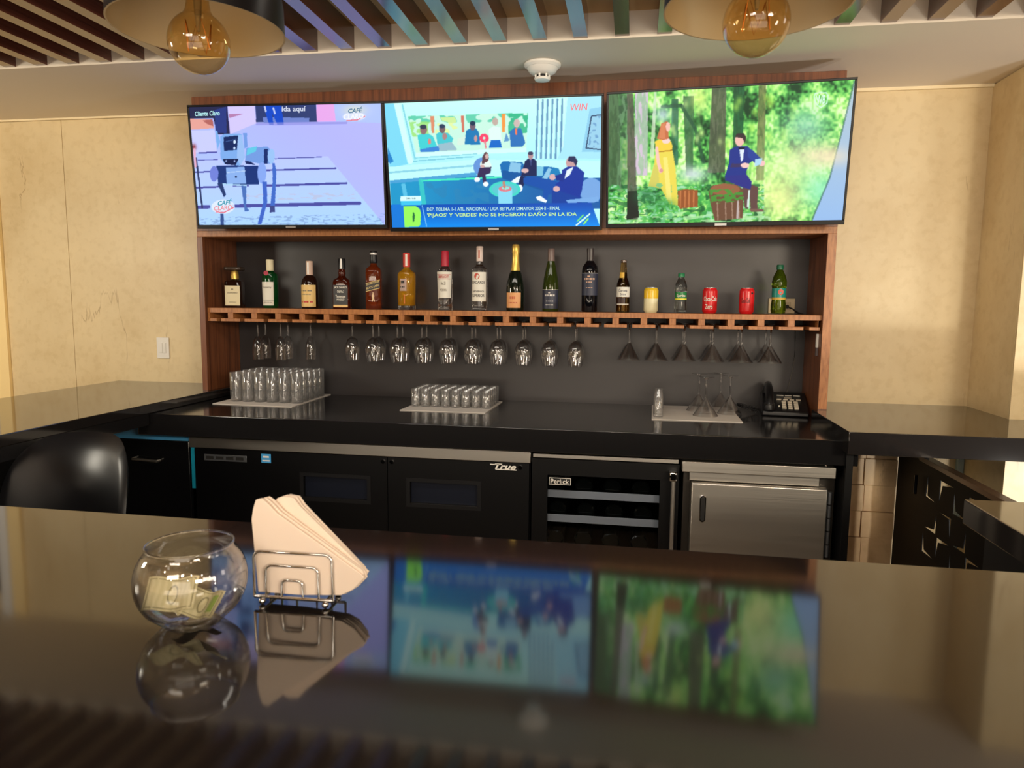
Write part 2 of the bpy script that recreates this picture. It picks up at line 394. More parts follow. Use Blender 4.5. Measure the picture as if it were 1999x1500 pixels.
for k in range(24):                                  # T-shaped rails between the 23 slots
    xc = gap0 + (k-0.5)*pitch
    x0, x1 = xc-0.0145, xc+0.0145; f0, f1 = xc-0.0515, xc+0.0515
    if k == 0: x0, x1, f0 = XL+0.031, xc+0.0145, XL+0.031
    if k == 23: x1, f1 = min(x1, XR-0.052), XR-0.042
    b = B().box(x0, x1, 3.321, YN-0.002, 1.3525, 1.381); b.box(f0, f1, 3.319, YN-0.002, 1.338, 1.3525)
    obj('glass_rail', b, WOODX, u, bevel=0.0008, world=True)

# ------------------------------------------------------------------ counters
t = thing('back_counter', 'black stone work counter in front of the wooden back-bar unit', 'counter', (-0.65, 3.2, 0.848))
obj('slab', B().box(-2.155, XR-0.001, 2.815, YN+0.008, 0.848, ZK), QUARTZ2, t, bevel=0.003, world=True)
t = thing('left_counter', 'dark stone side counter running to the cream wall behind the office chair', 'counter', (-2.47, 2.4, 0))
obj('slab', B().box(-2.849, -2.085, 1.349, YW-0.001, 0.946, ZB), QUARTZ, t, bevel=0.003, world=True)
obj('apron', B().box(-2.849, -2.087, 1.349, 2.80, 0.895, 0.946), QUARTZ2, t, world=True)
obj('cabinet_front', B().box(-2.40, -2.36, 1.349, 2.80, 0.0, 0.895), BLACKM, t, world=True)
t = thing('right_ledge', 'thick dark stone ledge joining the wall and pillar right of the back-bar unit', 'counter', (1.2, 3.1, 0.91))
obj('slab', B().prism([(0.783, 2.737), (3.2, 2.737), (3.2, 3.200), (1.525, 3.200), (1.525, YW-0.001), (0.847, YW-0.001), (0.847, 3.299), (0.783, 3.299)], 0.908, 0.992, 'z'), QUARTZ, t, bevel=0.002, world=True)
obj('support_panel', B().box(0.797, 0.822, 2.80, 3.55, 0.0, 0.908), BLACKM, t, world=True)
t = thing('bar_counter', 'large dark polished stone bar top in the foreground with a return on its far end', 'counter', (-0.6, 0.9, 0))
obj('slab', B().prism([(-2.849, 0.45), (2.2, 0.45), (2.2, 1.845), (0.797, 1.845), (0.797, 1.343), (-2.849, 1.343)], 0.928, ZB, 'z'), QUARTZ, t, bevel=0.003, world=True)
obj('bar_front', B().box(-2.849, 2.0, 0.75, 1.25, 0.0, 0.928), BLACKM, t, world=True)
obj('return_front', B().box(0.83, 2.0, 1.25, 1.80, 0.0, 0.928), BLACKM, t, world=True)

# ------------------------------------------------------------------ gate with chevron cut-outs
chev = [[(3.136,.753),(3.145,.668),(3.04,.665),(3.128,.674)], [(3.014,.683),(3.014,.762),(2.906,.763),(2.994,.747)],
        [(2.885,.746),(2.886,.669),(2.785,.673),(2.867,.684)], [(3.005,.637),(2.918,.633),(2.903,.567),(2.902,.642)],
        [(3.032,.621),(3.05,.556),(3.132,.542),(3.032,.542)], [(3.144,.509),(3.146,.433),(3.038,.437),(3.124,.445)],
        [(3.01,.453),(3.012,.531),(2.909,.534),(2.995,.517)], [(2.775,.631),(2.787,.567),(2.875,.549),(2.772,.554)],
        [(2.883,.515),(2.884,.440),(2.79,.440),(2.872,.452)], [(2.756,.453),(2.756,.539),(2.66,.539),(2.74,.528)],
        [(2.764,.685),(2.763,.762),(2.66,.767),(2.745,.748)], [(3.005,.403),(2.918,.399),(2.903,.333),(2.902,.408)],
        [(3.032,.387),(3.05,.322),(3.132,.308),(3.032,.308)], [(2.775,.397),(2.787,.333),(2.875,.315),(2.772,.320)]]
def fat(c, g=0.0035):
    """open the outline a little so that the thin strokes stay open"""
    cx = sum(p[0] for p in c)/4; cz = sum(p[1] for p in c)/4
    return [(p[0]+(p[0]-cx)*0.10, p[1]+(p[1]-cz)*0.10) for p in c]
cu = bpy.data.curves.new('gate_outline', 'CURVE'); cu.dimensions = '2D'; cu.fill_mode = 'BOTH'; cu.extrude = 0.0015
def spl(pts):
    s_ = cu.splines.new('POLY'); s_.points.add(len(pts)-1); s_.use_cyclic_u = True
    for q, p in zip(s_.points, pts): q.co = (p[0], p[1], 0, 1)
spl([(1.86, 0.10), (3.20, 0.10), (3.20, 0.806), (1.86, 0.806)])
for c in chev: spl(fat(c))
o = bpy.data.objects.new('gate_outline', cu); COL.objects.link(o)
gm = bpy.data.meshes.new_from_object(o.evaluated_get(bpy.context.evaluated_depsgraph_get()))
bpy.data.objects.remove(o); bpy.data.curves.remove(cu)
gb = B().add([(q.co.z+1.215, q.co.x, q.co.y) for q in gm.vertices], [tuple(q.vertices) for q in gm.polygons]); bpy.data.meshes.remove(gm)
t = thing('swing_gate', 'black panel gate with white chevron cut-outs below the right stone ledge', 'gate', (1.215, 2.6, 0.1))
obj('panel', gb, GATEM, t, smooth=0, world=True)
obj('top_rail', B().box(1.197, 1.235, 1.86, 3.20, 0.806, 0.826), mat('rail_reflection', S(96, 74, 56), 0.2), t, bevel=0.001, world=True)  # black rail coloured brown for the cream wall reflected in its top
for z in (0.70, 0.25):
    obj('hinge', B().lathe([(0, -0.04), (0.007, -0.04), (0.007, 0.04), (0, 0.04)], 12, (1.194, 3.205, z)), BLACK, t, world=True)
t = thing('gate_post', 'glossy black upright panel between the tan block facing and the gate', 'panel', (1.25, 3.37, 0))
obj('upright_panel', B().box(1.2405, 1.262, 3.265, 3.552, 0.0, 0.905), GATEM, t, bevel=0.001, world=True)
# ------------------------------------------------------------------ televisions
def hom(src, dst):
    A = []; y_ = []
    for (x, y), (u_, v_) in zip(src, dst):
        A.append([x, y, 1, 0, 0, 0, -u_*x, -u_*y]); y_.append(u_)
        A.append([0, 0, 0, x, y, 1, -v_*x, -v_*y]); y_.append(v_)
    h = np.linalg.solve(np.array(A, float), np.array(y_, float))
    return np.append(h, 1).reshape(3, 3)
def happ(H, X, Y):
    d = H[2, 0]*X+H[2, 1]*Y+H[2, 2]
    return (H[0, 0]*X+H[0, 1]*Y+H[0, 2])/d, (H[1, 0]*X+H[1, 1]*Y+H[1, 2])/d
class Pic:
    """a small paint box: the broadcast picture on a flat screen, drawn on its pixel grid"""
    def __init__(s, quad, W=448, H=252):
        s.W, s.H = W, H
        s.Hm = hom([(0, 0), (1, 0), (1, 1), (0, 1)], quad); s.Hi = np.linalg.inv(s.Hm)
        u_, v_ = np.meshgrid((np.arange(W+1))/W, (np.arange(H+1))/H)
        s.X, s.Y = happ(s.Hm, u_, v_); s.a = np.zeros((H+1, W+1, 3)); s.rng = np.random.RandomState(5)
    def put(s, mask, c, al=1.0):
        c = np.array(c, float)[:3]/255.0
        s.a[mask] = s.a[mask]*(1-al)+c*al
    def fill(s, c): s.a[:] = np.array(c)/255.0
    def grad(s, pts, c0, c1, p0, p1, al=1.0):
        mk = s.inside(pts); d = np.array(p1, float)-np.array(p0, float)
        t = np.clip(((s.X-p0[0])*d[0]+(s.Y-p0[1])*d[1])/(d@d), 0, 1)[..., None]
        col = (np.array(c0)*(1-t)+np.array(c1)*t)/255.0
        s.a[mk] = s.a[mk]*(1-al)+col[mk]*al
    def inside(s, pts):
        mk = np.zeros(s.X.shape, bool); n = len(pts)
        for i in range(n):
            (x0, y0), (x1, y1) = pts[i], pts[(i+1) % n]
            if y0 == y1: continue
            c = ((y0 > s.Y) != (y1 > s.Y)) & (s.X < (x1-x0)*(s.Y-y0)/(y1-y0)+x0)
            mk ^= c
        return mk
    def poly(s, pts, c, al=1.0): s.put(s.inside(pts), c, al)
    def ell(s, cx, cy_, rx, ry, c, al=1.0): s.put(((s.X-cx)/rx)**2+((s.Y-cy_)/ry)**2 < 1, c, al)
    def soft(s, cx, cy_, rx, ry, c, al=1.0):
        k = np.exp(-(((s.X-cx)/rx)**2+((s.Y-cy_)/ry)**2))[..., None]*al
        s.a = s.a*(1-k)+np.array(c)/255.0*k
    def line(s, pts, w_, c, al=1.0):
        for (a, b) in zip(pts[:-1], pts[1:]):
            dx, dy = b[0]-a[0], b[1]-a[1]; l2 = dx*dx+dy*dy
            t = np.clip(((s.X-a[0])*dx+(s.Y-a[1])*dy)/l2, 0, 1)
            s.put((s.X-a[0]-t*dx)**2+(s.Y-a[1]-t*dy)**2 < w_*w_/4, c, al)
    def noise(s, sx, sy_):
        gx = s.rng.rand(int(2200/sy_)+3, int(2200/sx)+3)
        fx, fy = s.X/sx+0.5, s.Y/sy_+0.5
        ix = np.clip(np.floor(fx).astype(int), 0, gx.shape[1]-2); iy = np.clip(np.floor(fy).astype(int), 0, gx.shape[0]-2)
        tx, ty = np.clip(fx-ix, 0, 1), np.clip(fy-iy, 0, 1)
        return (gx[iy, ix]*(1-tx)+gx[iy, ix+1]*tx)*(1-ty)+(gx[iy+1, ix]*(1-tx)+gx[iy+1, ix+1]*tx)*ty
    def done(s):
        a = s.a; k = np.pad(a, ((1, 1), (1, 1), (0, 0)), 'edge')
        a = 0.5*a+0.125*(k[:-2, 1:-1]+k[2:, 1:-1]+k[1:-1, :-2]+k[1:-1, 2:])
        a = np.clip(a, 0, 1)
        return np.where(a <= 0.04045, a/12.92, ((a+0.055)/1.055)**2.4)
    def local(s, x, y):
        return happ(s.Hi, np.float64(x), np.float64(y))

def paint_dog():
    p = Pic([(65, 62), (1868, 45), (1930, 1250), (165, 1215)]); p.fill((172, 180, 252))
    p.grad([(0, 0), (2000, 0), (2000, 1400), (0, 1400)], (176, 178, 250), (168, 194, 254), (1200, 200), (500, 1200))
    p.grad([(80, 575), (1370, 560), (1960, 1300), (100, 1300)], (182, 196, 252), (168, 210, 254), (700, 560), (700, 1250))
    p.poly([(50, 40), (412, 40), (440, 330), (325, 330), (290, 170), (60, 170)], (38, 40, 74))
    p.poly([(300, 90), (410, 60), (415, 320), (310, 310)], (42, 58, 128))
    p.poly([(60, 172), (282, 180), (296, 268), (70, 282)], (226, 160, 150)); p.poly([(190, 190), (282, 180), (294, 250), (230, 225)], (176, 100, 96))
    p.poly([(70, 290), (300, 284), (325, 500), (90, 505)], (196, 200, 250))
    p.poly([(425, 50), (672, 50), (692, 225), (445, 330)], (206, 196, 246)); p.poly([(432, 130), (572, 130), (440, 172)], (176, 124, 172))
    p.line([(415, 60), (440, 320)], 10, (40, 40, 90))
    p.poly([(680, 45), (1252, 45), (1262, 215), (690, 215)], (46, 60, 112))
    p.poly([(750, 165), (1190, 178), (1190, 222), (760, 222)], (108, 128, 200))
    p.poly([(755, 55), (925, 55), (950, 242), (890, 244), (842, 130), (852, 242), (815, 244)], (20, 72, 196))
    p.line([(770, 65), (780, 110)], 16, (190, 200, 240)); p.line([(850, 80), (865, 130)], 16, (190, 200, 240))
    p.poly([(1255, 40), (1420, 40), (1442, 216), (1262, 216)], (226, 164, 230)); p.poly([(1420, 40), (1900, 30), (1900, 240), (1442, 216)], (170, 190, 246))
    p.soft(1620, 110, 120, 60, (214, 220, 200), 0.8)
    p.line([(700, 232), (1540, 232)], 26, (140, 140, 216), 0.7)
    for pts, wd in ((((160, 508), (322, 502)), 14), (((150, 578), (330, 576)), 8), (((870, 575), (1310, 565)), 9), (((120, 697), (290, 690)), 14), (((780, 688), (1445, 679)), 16), (((130, 848), (360, 842)), 18), (((480, 836), (620, 838)), 14), (((790, 840), (1550, 829)), 22), (((150, 1040), (250, 1038)), 34), (((480, 1036), (1680, 1030)), 34)):
        p.line(list(pts), wd, (74, 76, 158))
    n = p.noise(26, 9); mk = (p.Y > 1140) & (n > 0.62); p.put(mk, (120, 150, 196), 0.6)
    n = p.noise(40, 12); p.put((p.Y > 920) & (p.Y < 985) & (p.X > 600) & (p.X < 1650) & (n > 0.6), (186, 186, 206), 0.6)
    p.line([(132, 560), (190, 1045)], 16, (40, 52, 96)); p.soft(110, 450, 22, 30, (140, 60, 70), 1.0); p.line([(115, 470), (125, 640)], 20, (226, 170, 196))
    DK = (24, 52, 118); MD = (112, 152, 220); LT = (150, 190, 240)
    p.poly([(845, 620), (868, 620), (884, 700), (872, 1090), (826, 1106), (850, 800)], (64, 104, 196))
    p.poly([(600, 465), (800, 455), (862, 520), (850, 622), (740, 624), (590, 590)], MD); p.poly([(610, 470), (700, 450), (690, 500), (600, 540)], (96, 196, 226))
    p.poly([(585, 590), (640, 600), (692, 634), (600, 622)], (20, 36, 90)); p.poly([(766, 480), (802, 478), (802, 622), (766, 622)], (22, 44, 106)); p.ell(835, 550, 34, 74, LT)
    p.poly([(318, 635), (712, 640), (722, 828), (340, 822)], DK); p.poly([(410, 655), (582, 650), (602, 815), (418, 815)], (134, 172, 232)); p.line([(420, 705), (590, 690)], 8, (180, 206, 240)); p.ell(505, 748, 10, 10, (20, 30, 70))
    p.ell(300, 715, 40, 76, (110, 126, 212)); p.ell(748, 712, 42, 104, (132, 164, 236)); p.line([(350, 815), (600, 835)], 16, (170, 210, 240))
    p.poly([(330, 810), (376, 806), (412, 920), (394, 948)], (34, 56, 108)); p.line([(375, 1100), (378, 1215)], 32, (52, 80, 140))
    p.poly([(556, 832), (602, 842), (602, 1040), (634, 1086), (588, 1092)], (72, 110, 182)); p.poly([(752, 800), (794, 800), (802, 1000), (748, 1218), (712, 1218), (764, 1000)], (62, 100, 196)); p.poly([(826, 1040), (870, 1040), (874, 1104), (826, 1106)], (60, 70, 130))
    p.poly([(308, 290), (325, 290), (356, 400), (330, 478)], (120, 172, 232)); p.poly([(568, 320), (604, 318), (612, 452), (582, 470)], (112, 152, 222))
    p.poly([(355, 350), (392, 326), (530, 322), (562, 336), (588, 560), (545, 640), (400, 622), (358, 560)], (122, 168, 230)); p.poly([(520, 340), (562, 336), (588, 560), (545, 640), (512, 560)], (150, 186, 236))
    p.poly([(385, 356), (522, 340), (512, 482), (392, 492)], (20, 40, 92)); p.line([(410, 400), (500, 380)], 8, (60, 90, 150)); p.ell(490, 405, 12, 18, (210, 230, 255)); p.ell(488, 466, 10, 14, (190, 215, 250))
    p.poly([(380, 572), (528, 572), (500, 634), (402, 622)], (16, 30, 74)); p.ell(412, 590, 8, 10, (150, 170, 220)); p.ell(490, 592, 8, 10, (150, 170, 220))
    p.ell(1615, 170, 110, 44, (222, 228, 246), 0.7); p.ell(385, 1040, 110, 70, (224, 232, 248), 0.85)
    p.line([(1545, 210), (1640, 205), (1715, 170)], 10, (226, 90, 110)); p.line([(320, 1092), (400, 1094), (482, 1050)], 9, (226, 90, 110))
    return p
def paint_studio():
    p = Pic([(62, 128), (1933, 65), (1910, 1215), (130, 1225)]); p.fill((184, 246, 248))
    p.grad([(0, 0), (2000, 0), (2000, 700), (0, 700)], (196, 252, 240), (170, 238, 248), (800, 100), (800, 650))
    p.poly([(40, 130), (142, 130), (262, 665), (110, 700)], (124, 214, 240)); p.line([(170, 140), (285, 640)], 46, (206, 252, 248)); p.line([(215, 140), (325, 620)], 14, (130, 210, 226)); p.poly([(90, 520), (140, 640), (110, 660), (90, 640)], (40, 130, 200))
    p.poly([(262, 240), (1300, 214), (1284, 522), (332, 566)], (196, 240, 222))
    n = p.noise(34, 30); ins = p.inside([(262, 240), (1300, 214), (1284, 522), (332, 566)])
    p.put(ins & (p.Y < 300) & (n > 0.5), (70, 196, 160), 0.8); p.put(ins & (p.X > 1130) & (p.Y < 400) & (n > 0.4), (40, 178, 130), 0.85); p.put(ins & (p.X < 450) & (p.Y > 290) & (p.Y < 420) & (n > 0.35), (150, 222, 110), 0.8); p.put(ins & (p.X > 500) & (p.X < 720) & (p.Y > 250) & (p.Y < 400) & (n > 0.55), (226, 240, 150), 0.8)
    p.poly([(455, 240), (488, 240), (492, 390), (470, 390)], (216, 140, 106)); p.poly([(720, 238), (745, 238), (750, 385), (732, 385)], (206, 116, 96)); p.poly([(1070, 222), (1104, 222), (1100, 382), (1074, 382)], (240, 150, 70))
    p.poly([(345, 410), (385, 395), (440, 395), (480, 420), (530, 545), (370, 560)], (66, 206, 210)); p.poly([(440, 520), (535, 505), (535, 552), (370, 560), (372, 535)], (60, 130, 210)); p.ell(398, 360, 30, 44, (140, 110, 110)); p.ell(395, 335, 30, 20, (50, 60, 80)); p.ell(450, 465, 14, 26, (226, 130, 120))
    p.poly([(505, 400), (540, 380), (610, 390), (655, 440), (640, 480), (520, 500)], (70, 196, 206)); p.poly([(520, 490), (640, 470), (690, 540), (540, 552)], (150, 186, 200)); p.ell(560, 352, 26, 40, (120, 96, 100)); p.ell(558, 330, 26, 18, (40, 60, 90)); p.ell(580, 420, 20, 30, (170, 130, 130))
    p.poly([(690, 440), (760, 420), (765, 490), (690, 500)], (210, 236, 220))
    p.poly([(765, 370), (800, 350), (850, 350), (874, 380), (888, 495), (752, 492)], (24, 120, 180)); p.ell(822, 330, 24, 40, (110, 90, 110)); p.ell(822, 305, 25, 20, (26, 50, 80)); p.ell(848, 440, 14, 30, (196, 150, 150))
    for k in range(9):
        a = k*0.7; p.ell(920+26*math.cos(a), 436+26*math.sin(a), 16, 14, (250, 66, 106))
    p.line([(925, 460), (935, 520)], 14, (226, 130, 140))
    p.poly([(958, 360), (1000, 330), (1060, 340), (1074, 470), (968, 470)], (218, 244, 238)); p.ell(1016, 290, 26, 34, (190, 170, 160)); p.poly([(960, 524), (980, 455), (1060, 455), (1074, 522)], (10, 104, 200))
    p.poly([(1138, 380), (1180, 345), (1240, 350), (1275, 480), (1250, 510), (1150, 515)], (40, 112, 184)); p.ell(1202, 305, 27, 38, (200, 180, 176)); p.poly([(1186, 350), (1206, 350), (1202, 410), (1190, 410)], (236, 120, 90)); p.poly([(1092, 470), (1110, 390), (1140, 460)], (90, 150, 200))
    p.poly([(330, 566), (1284, 522), (1284, 560), (330, 600)], (206, 250, 246))
    for k in range(6):
        x = 1385+42*k; p.line([(x, 100-k*2), (x-18, 615)], 15, (96, 146, 186)); p.line([(x+18, 100), (x, 615)], 7, (206, 240, 246))
    p.poly([(1640, 78), (1940, 60), (1925, 620), (1550, 622), (1600, 520)], (164, 226, 242)); p.poly([(1830, 180), (1940, 160), (1925, 560), (1760, 560)], (138, 202, 232)); p.poly([(1850, 245), (1935, 228), (1925, 538), (1800, 526)], (150, 204, 230))
    n = p.noise(16, 20); p.put(p.inside([(1860, 255), (1935, 240), (1920, 520), (1815, 510)]) & (n > 0.62), (90, 140, 190), 0.7)
    p.line([(1930, 232), (1845, 244), (1798, 526), (1925, 540)], 9, (22, 40, 80))
    p.poly([(100, 690), (830, 625), (1930, 640), (1930, 790), (1050, 705), (110, 810)], (188, 244, 242)); p.line([(310, 640), (830, 600)], 8, (110, 190, 210)); p.line([(330, 612), (860, 575)], 8, (130, 206, 220)); p.line([(105, 740), (830, 680)], 16, (136, 206, 226))
    p.poly([(105, 810), (850, 738), (860, 775), (108, 838)], (74, 160, 212))
    p.grad([(108, 838), (860, 772), (1930, 790), (1930, 1060), (120, 1060)], (34, 150, 200), (22, 92, 164), (300, 850), (1500, 980))
    p.line([(380, 812), (1070, 782)], 16, (70, 232, 188)); p.line([(375, 812), (400, 1010)], 40, (60, 206, 196), 0.8); p.poly([(205, 840), (240, 835), (260, 950), (225, 955)], (90, 190, 226)); n = p.noise(60, 40); p.put((p.Y > 830) & (p.Y < 1010) & (p.X > 420) & (p.X < 960) & (n > 0.55), (44, 130, 180), 0.6)
    p.ell(900, 690, 72, 80, (98, 146, 214)); p.poly([(885, 660), (905, 630), (965, 632), (985, 680), (975, 705), (890, 705)], (224, 242, 236)); p.ell(936, 605, 24, 46, (100, 70, 76)); p.ell(944, 598, 15, 24, (206, 170, 166)); p.poly([(905, 600), (925, 570), (925, 660), (900, 665)], (90, 64, 74))
    p.poly([(880, 700), (982, 690), (975, 745), (930, 760), (945, 850), (915, 850), (900, 775), (872, 795), (858, 780)], (54, 44, 86)); p.ell(860, 803, 24, 22, (236, 244, 250)); p.ell(934, 843, 24, 22, (236, 244, 250)); p.ell(905, 685, 20, 14, (206, 170, 166))
    p.poly([(1055, 670), (1085, 640), (1250, 650), (1270, 690), (1480, 690), (1560, 705), (1600, 800), (1560, 860), (1430, 900), (1250, 840), (1075, 790)], (18, 108, 178)); p.poly([(1075, 720), (1250, 740), (1580, 830), (1430, 905), (1250, 845), (1080, 795)], (10, 86, 158))
    p.poly([(1148, 648), (1240, 660), (1232, 742), (1128, 732)], (134, 192, 226)); p.poly([(1368, 682), (1432, 690), (1424, 772), (1364, 772)], (124, 196, 222)); p.poly([(1420, 790), (1474, 696), (1512, 720), (1462, 800)], (140, 196, 226)); p.ell(1530, 750, 44, 48, (20, 126, 186))
    p.poly([(1272, 640), (1300, 618), (1345, 618), (1372, 640), (1372, 772), (1238, 772), (1250, 720)], (22, 36, 84)); p.ell(1320, 592, 22, 36, (176, 140, 146)); p.ell(1320, 572, 23, 17, (60, 60, 90)); p.poly([(1310, 628), (1332, 628), (1324, 690)], (60, 76, 130)); p.ell(1272, 724, 32, 20, (216, 178, 176))
    p.poly([(1230, 770), (1280, 780), (1262, 850), (1240, 890), (1210, 870), (1225, 810), (1170, 805)], (22, 34, 80)); p.poly([(1150, 820), (1205, 780), (1235, 770), (1215, 830), (1180, 836)], (232, 240, 250)); p.ell(1226, 880, 24, 34, (232, 240, 250))
    p.poly([(1256, 790), (1330, 775), (1590, 830), (1600, 890), (1470, 940), (1460, 1000), (1420, 990), (1430, 890), (1260, 836)], (12, 78, 168))
    p.ell(1840, 900, 100, 110, (116, 164, 222)); p.poly([(1500, 880), (1640, 900), (1740, 930), (1760, 1010), (1500, 1012)], (12, 62, 154))
    p.ell(1670, 655, 46, 54, (196, 154, 156)); p.poly([(1640, 640), (1650, 600), (1700, 600), (1726, 640), (1710, 690), (1690, 650)], (40, 44, 86))
    p.poly([(1588, 720), (1640, 690), (1720, 690), (1782, 742), (1760, 900), (1740, 962), (1580, 910), (1530, 850), (1590, 800)], (16, 52, 154)); p.poly([(1630, 720), (1690, 690), (1660, 760), (1610, 800)], (222, 234, 242)); p.ell(1508, 782, 28, 28, (214, 172, 176)); p.poly([(1530, 770), (1620, 740), (1600, 820), (1540, 810)], (16, 46, 140)); p.ell(1542, 886, 30, 24, (214, 172, 176))
    p.poly([(1362, 960), (1400, 945), (1462, 990), (1450, 1010), (1380, 985)], (238, 244, 250)); p.poly([(1620, 985), (1900, 955), (1905, 1000), (1640, 1010)], (120, 170, 226))
    p.ell(1098, 890, 135, 72, (64, 212, 196)); p.ell(1098, 890, 110, 52, (90, 196, 206)); p.poly([(1040, 890), (1160, 890), (1162, 1020), (1042, 1020)], (134, 214, 238)); p.ell(1100, 885, 56, 26, (220, 122, 134)); p.ell(1104, 878, 34, 14, (150, 220, 210)); p.line([(1088, 825), (1095, 870)], 20, (196, 130, 110))
    p.grad([(118, 1020), (390, 1025), (1840, 1008), (1925, 1250), (100, 1250)], (14, 76, 178), (14, 140, 236), (1000, 1020), (1000, 1215)); p.poly([(118, 1020), (225, 1020), (240, 1230), (125, 1230)], (24, 120, 214)); p.line([(385, 1030), (425, 1216)], 8, (120, 190, 240))
    p.poly([(200, 990), (380, 986), (380, 1026), (205, 1030)], (64, 196, 236)); p.poly([(198, 950), (376, 946), (376, 988), (200, 992)], (214, 250, 250))
    p.poly([(226, 1040), (330, 1036), (364, 1060), (376, 1100), (370, 1200), (355, 1216), (236, 1222)], (150, 250, 92)); p.poly([(304, 1092), (316, 1094), (324, 1120), (318, 1172), (304, 1176)], (44, 112, 66))
    for a, b, c in (((1712, 1206), (1826, 1108), (230, 250, 240)), ((1722, 1170), (1770, 1120), (120, 230, 120)), ((1775, 1196), (1812, 1150), (150, 240, 110)), ((1760, 1168), (1815, 1118), (200, 250, 230))):
        p.line([a, b], 13, c)
    return p
def paint_forest():
    p = Pic([(104, 165), (1920, 68), (1832, 1125), (75, 1150)]); p.fill((70, 150, 70))
    n1 = p.noise(120, 160); n2 = p.noise(38, 46); n3 = p.noise(15, 18); n = (0.4*n1+0.3*n2+0.3*n3)
    n = (n-n.min())/(n.max()-n.min())
    st = np.array([(22, 62, 34), (56, 128, 58), (104, 200, 92), (172, 238, 120), (226, 250, 190)])/255.0
    q = np.clip((n-0.22)/0.56, 0, 0.999)*4; i0 = q.astype(int); f_ = (q-i0)[..., None]
    p.a = st[i0]*(1-f_)+st[i0+1]*f_
    def trunk(x0, x1, x2, x3, y0, y1, c, al=0.9):
        p.poly([(x0, y0), (x1, y0), (x3, y1), (x2, y1)], c, al)
        mk = p.inside([(x0, y0), (x1, y0), (x3, y1), (x2, y1)]) & (p.noise(10, 60) > 0.6); p.put(mk, tuple(int(v_*1.4) if v_ < 180 else v_ for v_ in c), 0.6)
    trunk(95, 175, 80, 180, 160, 860, (64, 92, 62)); trunk(175, 280, 150, 290, 150, 900, (84, 116, 84), 0.5)
    trunk(300, 395, 280, 380, 140, 780, (168, 190, 170)); trunk(440, 460, 400, 430, 150, 640, (206, 226, 190), 0.8)
    trunk(570, 620, 560, 610, 200, 700, (44, 96, 70), 0.85); trunk(655, 735, 670, 720, 180, 780, (52, 92, 60), 0.8)
    p.line([(500, 260), (640, 250), (740, 420), (800, 680)], 26, (40, 84, 58), 0.8); p.soft(780, 200, 60, 90, (220, 244, 130), 0.8)
    trunk(870, 975, 830, 960, 120, 760, (78, 86, 66)); trunk(1030, 1110, 1020, 1090, 110, 640, (26, 78, 46)); trunk(1215, 1270, 1190, 1250, 100, 820, (96, 104, 62), 0.8)
    for k in range(16):
        p.soft(450+p.rng.rand()*600, 240+p.rng.rand()*340, 18, 26, (216, 246, 150), 0.5); p.soft(980+p.rng.rand()*560, 160+p.rng.rand()*460, 24, 34, (190, 240, 96), 0.55)
    p.soft(500, 320, 60, 60, (196, 214, 226), 0.8)
    p.soft(1560, 420, 170, 150, (150, 214, 190), 0.75); p.soft(1480, 720, 230, 200, (214, 240, 170), 0.75); p.soft(1700, 640, 220, 90, (246, 226, 190), 0.75); p.soft(1380, 960, 190, 170, (240, 244, 160), 0.85); p.soft(1680, 900, 150, 150, (140, 232, 190), 0.8)
    p.soft(720, 770, 110, 60, (210, 226, 224), 0.9)
    g = p.noise(30, 16); gm_ = (p.Y > 850) & (p.X < 1250); p.put(gm_ & (g > 0.5), (64, 170, 78), 0.7); p.put(gm_ & (g > 0.72), (180, 230, 200), 0.7); p.put(gm_ & (g < 0.3), (24, 92, 50), 0.7)
    p.put((p.Y > 1060) & (p.X < 1300) & (p.noise(40, 14) > 0.6), (190, 236, 176), 0.7)
    p.grad([(1925, 60), (1905, 150), (1830, 450), (1740, 800), (1600, 1160), (1900, 1160), (1960, 60)], (176, 196, 206), (150, 186, 230), (1850, 100), (1750, 1100)); p.line([(1915, 80), (1830, 440), (1740, 800), (1610, 1120)], 12, (70, 110, 110), 0.7)
    p.soft(1760, 640, 150, 70, (246, 224, 186), 0.6)
    trunk(240, 285, 222, 300, 160, 1120, (78, 76, 66), 0.75); p.poly([(228, 900), (300, 900), (310, 1100), (215, 1120)], (36, 40, 34))
    p.line([(1622, 190), (1630, 168), (1672, 160), (1712, 164), (1724, 184), (1716, 240), (1672, 274), (1634, 244), (1622, 190)], 8, (206, 244, 226), 0.9)
    # woman in a long yellow dress
    p.poly([(450, 560), (480, 590), (570, 590), (590, 720), (606, 1010), (540, 1000), (480, 880), (385, 860), (430, 700)], (232, 214, 84)); p.poly([(500, 640), (530, 640), (560, 980), (520, 960)], (244, 232, 130), 0.8); p.poly([(430, 700), (460, 700), (470, 880), (390, 860)], (206, 200, 100), 0.8)
    p.poly([(440, 520), (490, 500), (560, 520), (572, 560), (560, 600), (480, 604), (445, 580)], (240, 206, 70)); p.line([(470, 600), (566, 588)], 8, (176, 130, 40)); p.ell(524, 516, 30, 22, (250, 210, 200)); p.line([(452, 570), (462, 680), (480, 750)], 24, (246, 196, 186)); p.ell(484, 742, 14, 16, (220, 150, 150))
    p.poly([(490, 385), (530, 368), (560, 390), (540, 440), (545, 500), (500, 510), (455, 500)], (196, 110, 70)); p.ell(540, 410, 17, 36, (240, 190, 176)); p.poly([(490, 390), (520, 380), (516, 500), (470, 500)], (216, 136, 92), 0.8)
    p.soft(370, 940, 90, 60, (40, 110, 66), 0.8); p.soft(500, 1000, 90, 40, (60, 150, 70), 0.8); g = p.noise(22, 18); p.put((p.Y > 840) & (p.X > 300) & (p.X < 560) & (g > 0.66), (110, 190, 130), 0.8)
    # tree stumps
    p.poly([(605, 895), (660, 885), (755, 892), (755, 1020), (620, 1035), (604, 1010)], (150, 84, 44))
    for x in (625, 660, 690, 725): p.line([(x, 900), (x-4, 1022)], 9, (206, 130, 76), 0.8)
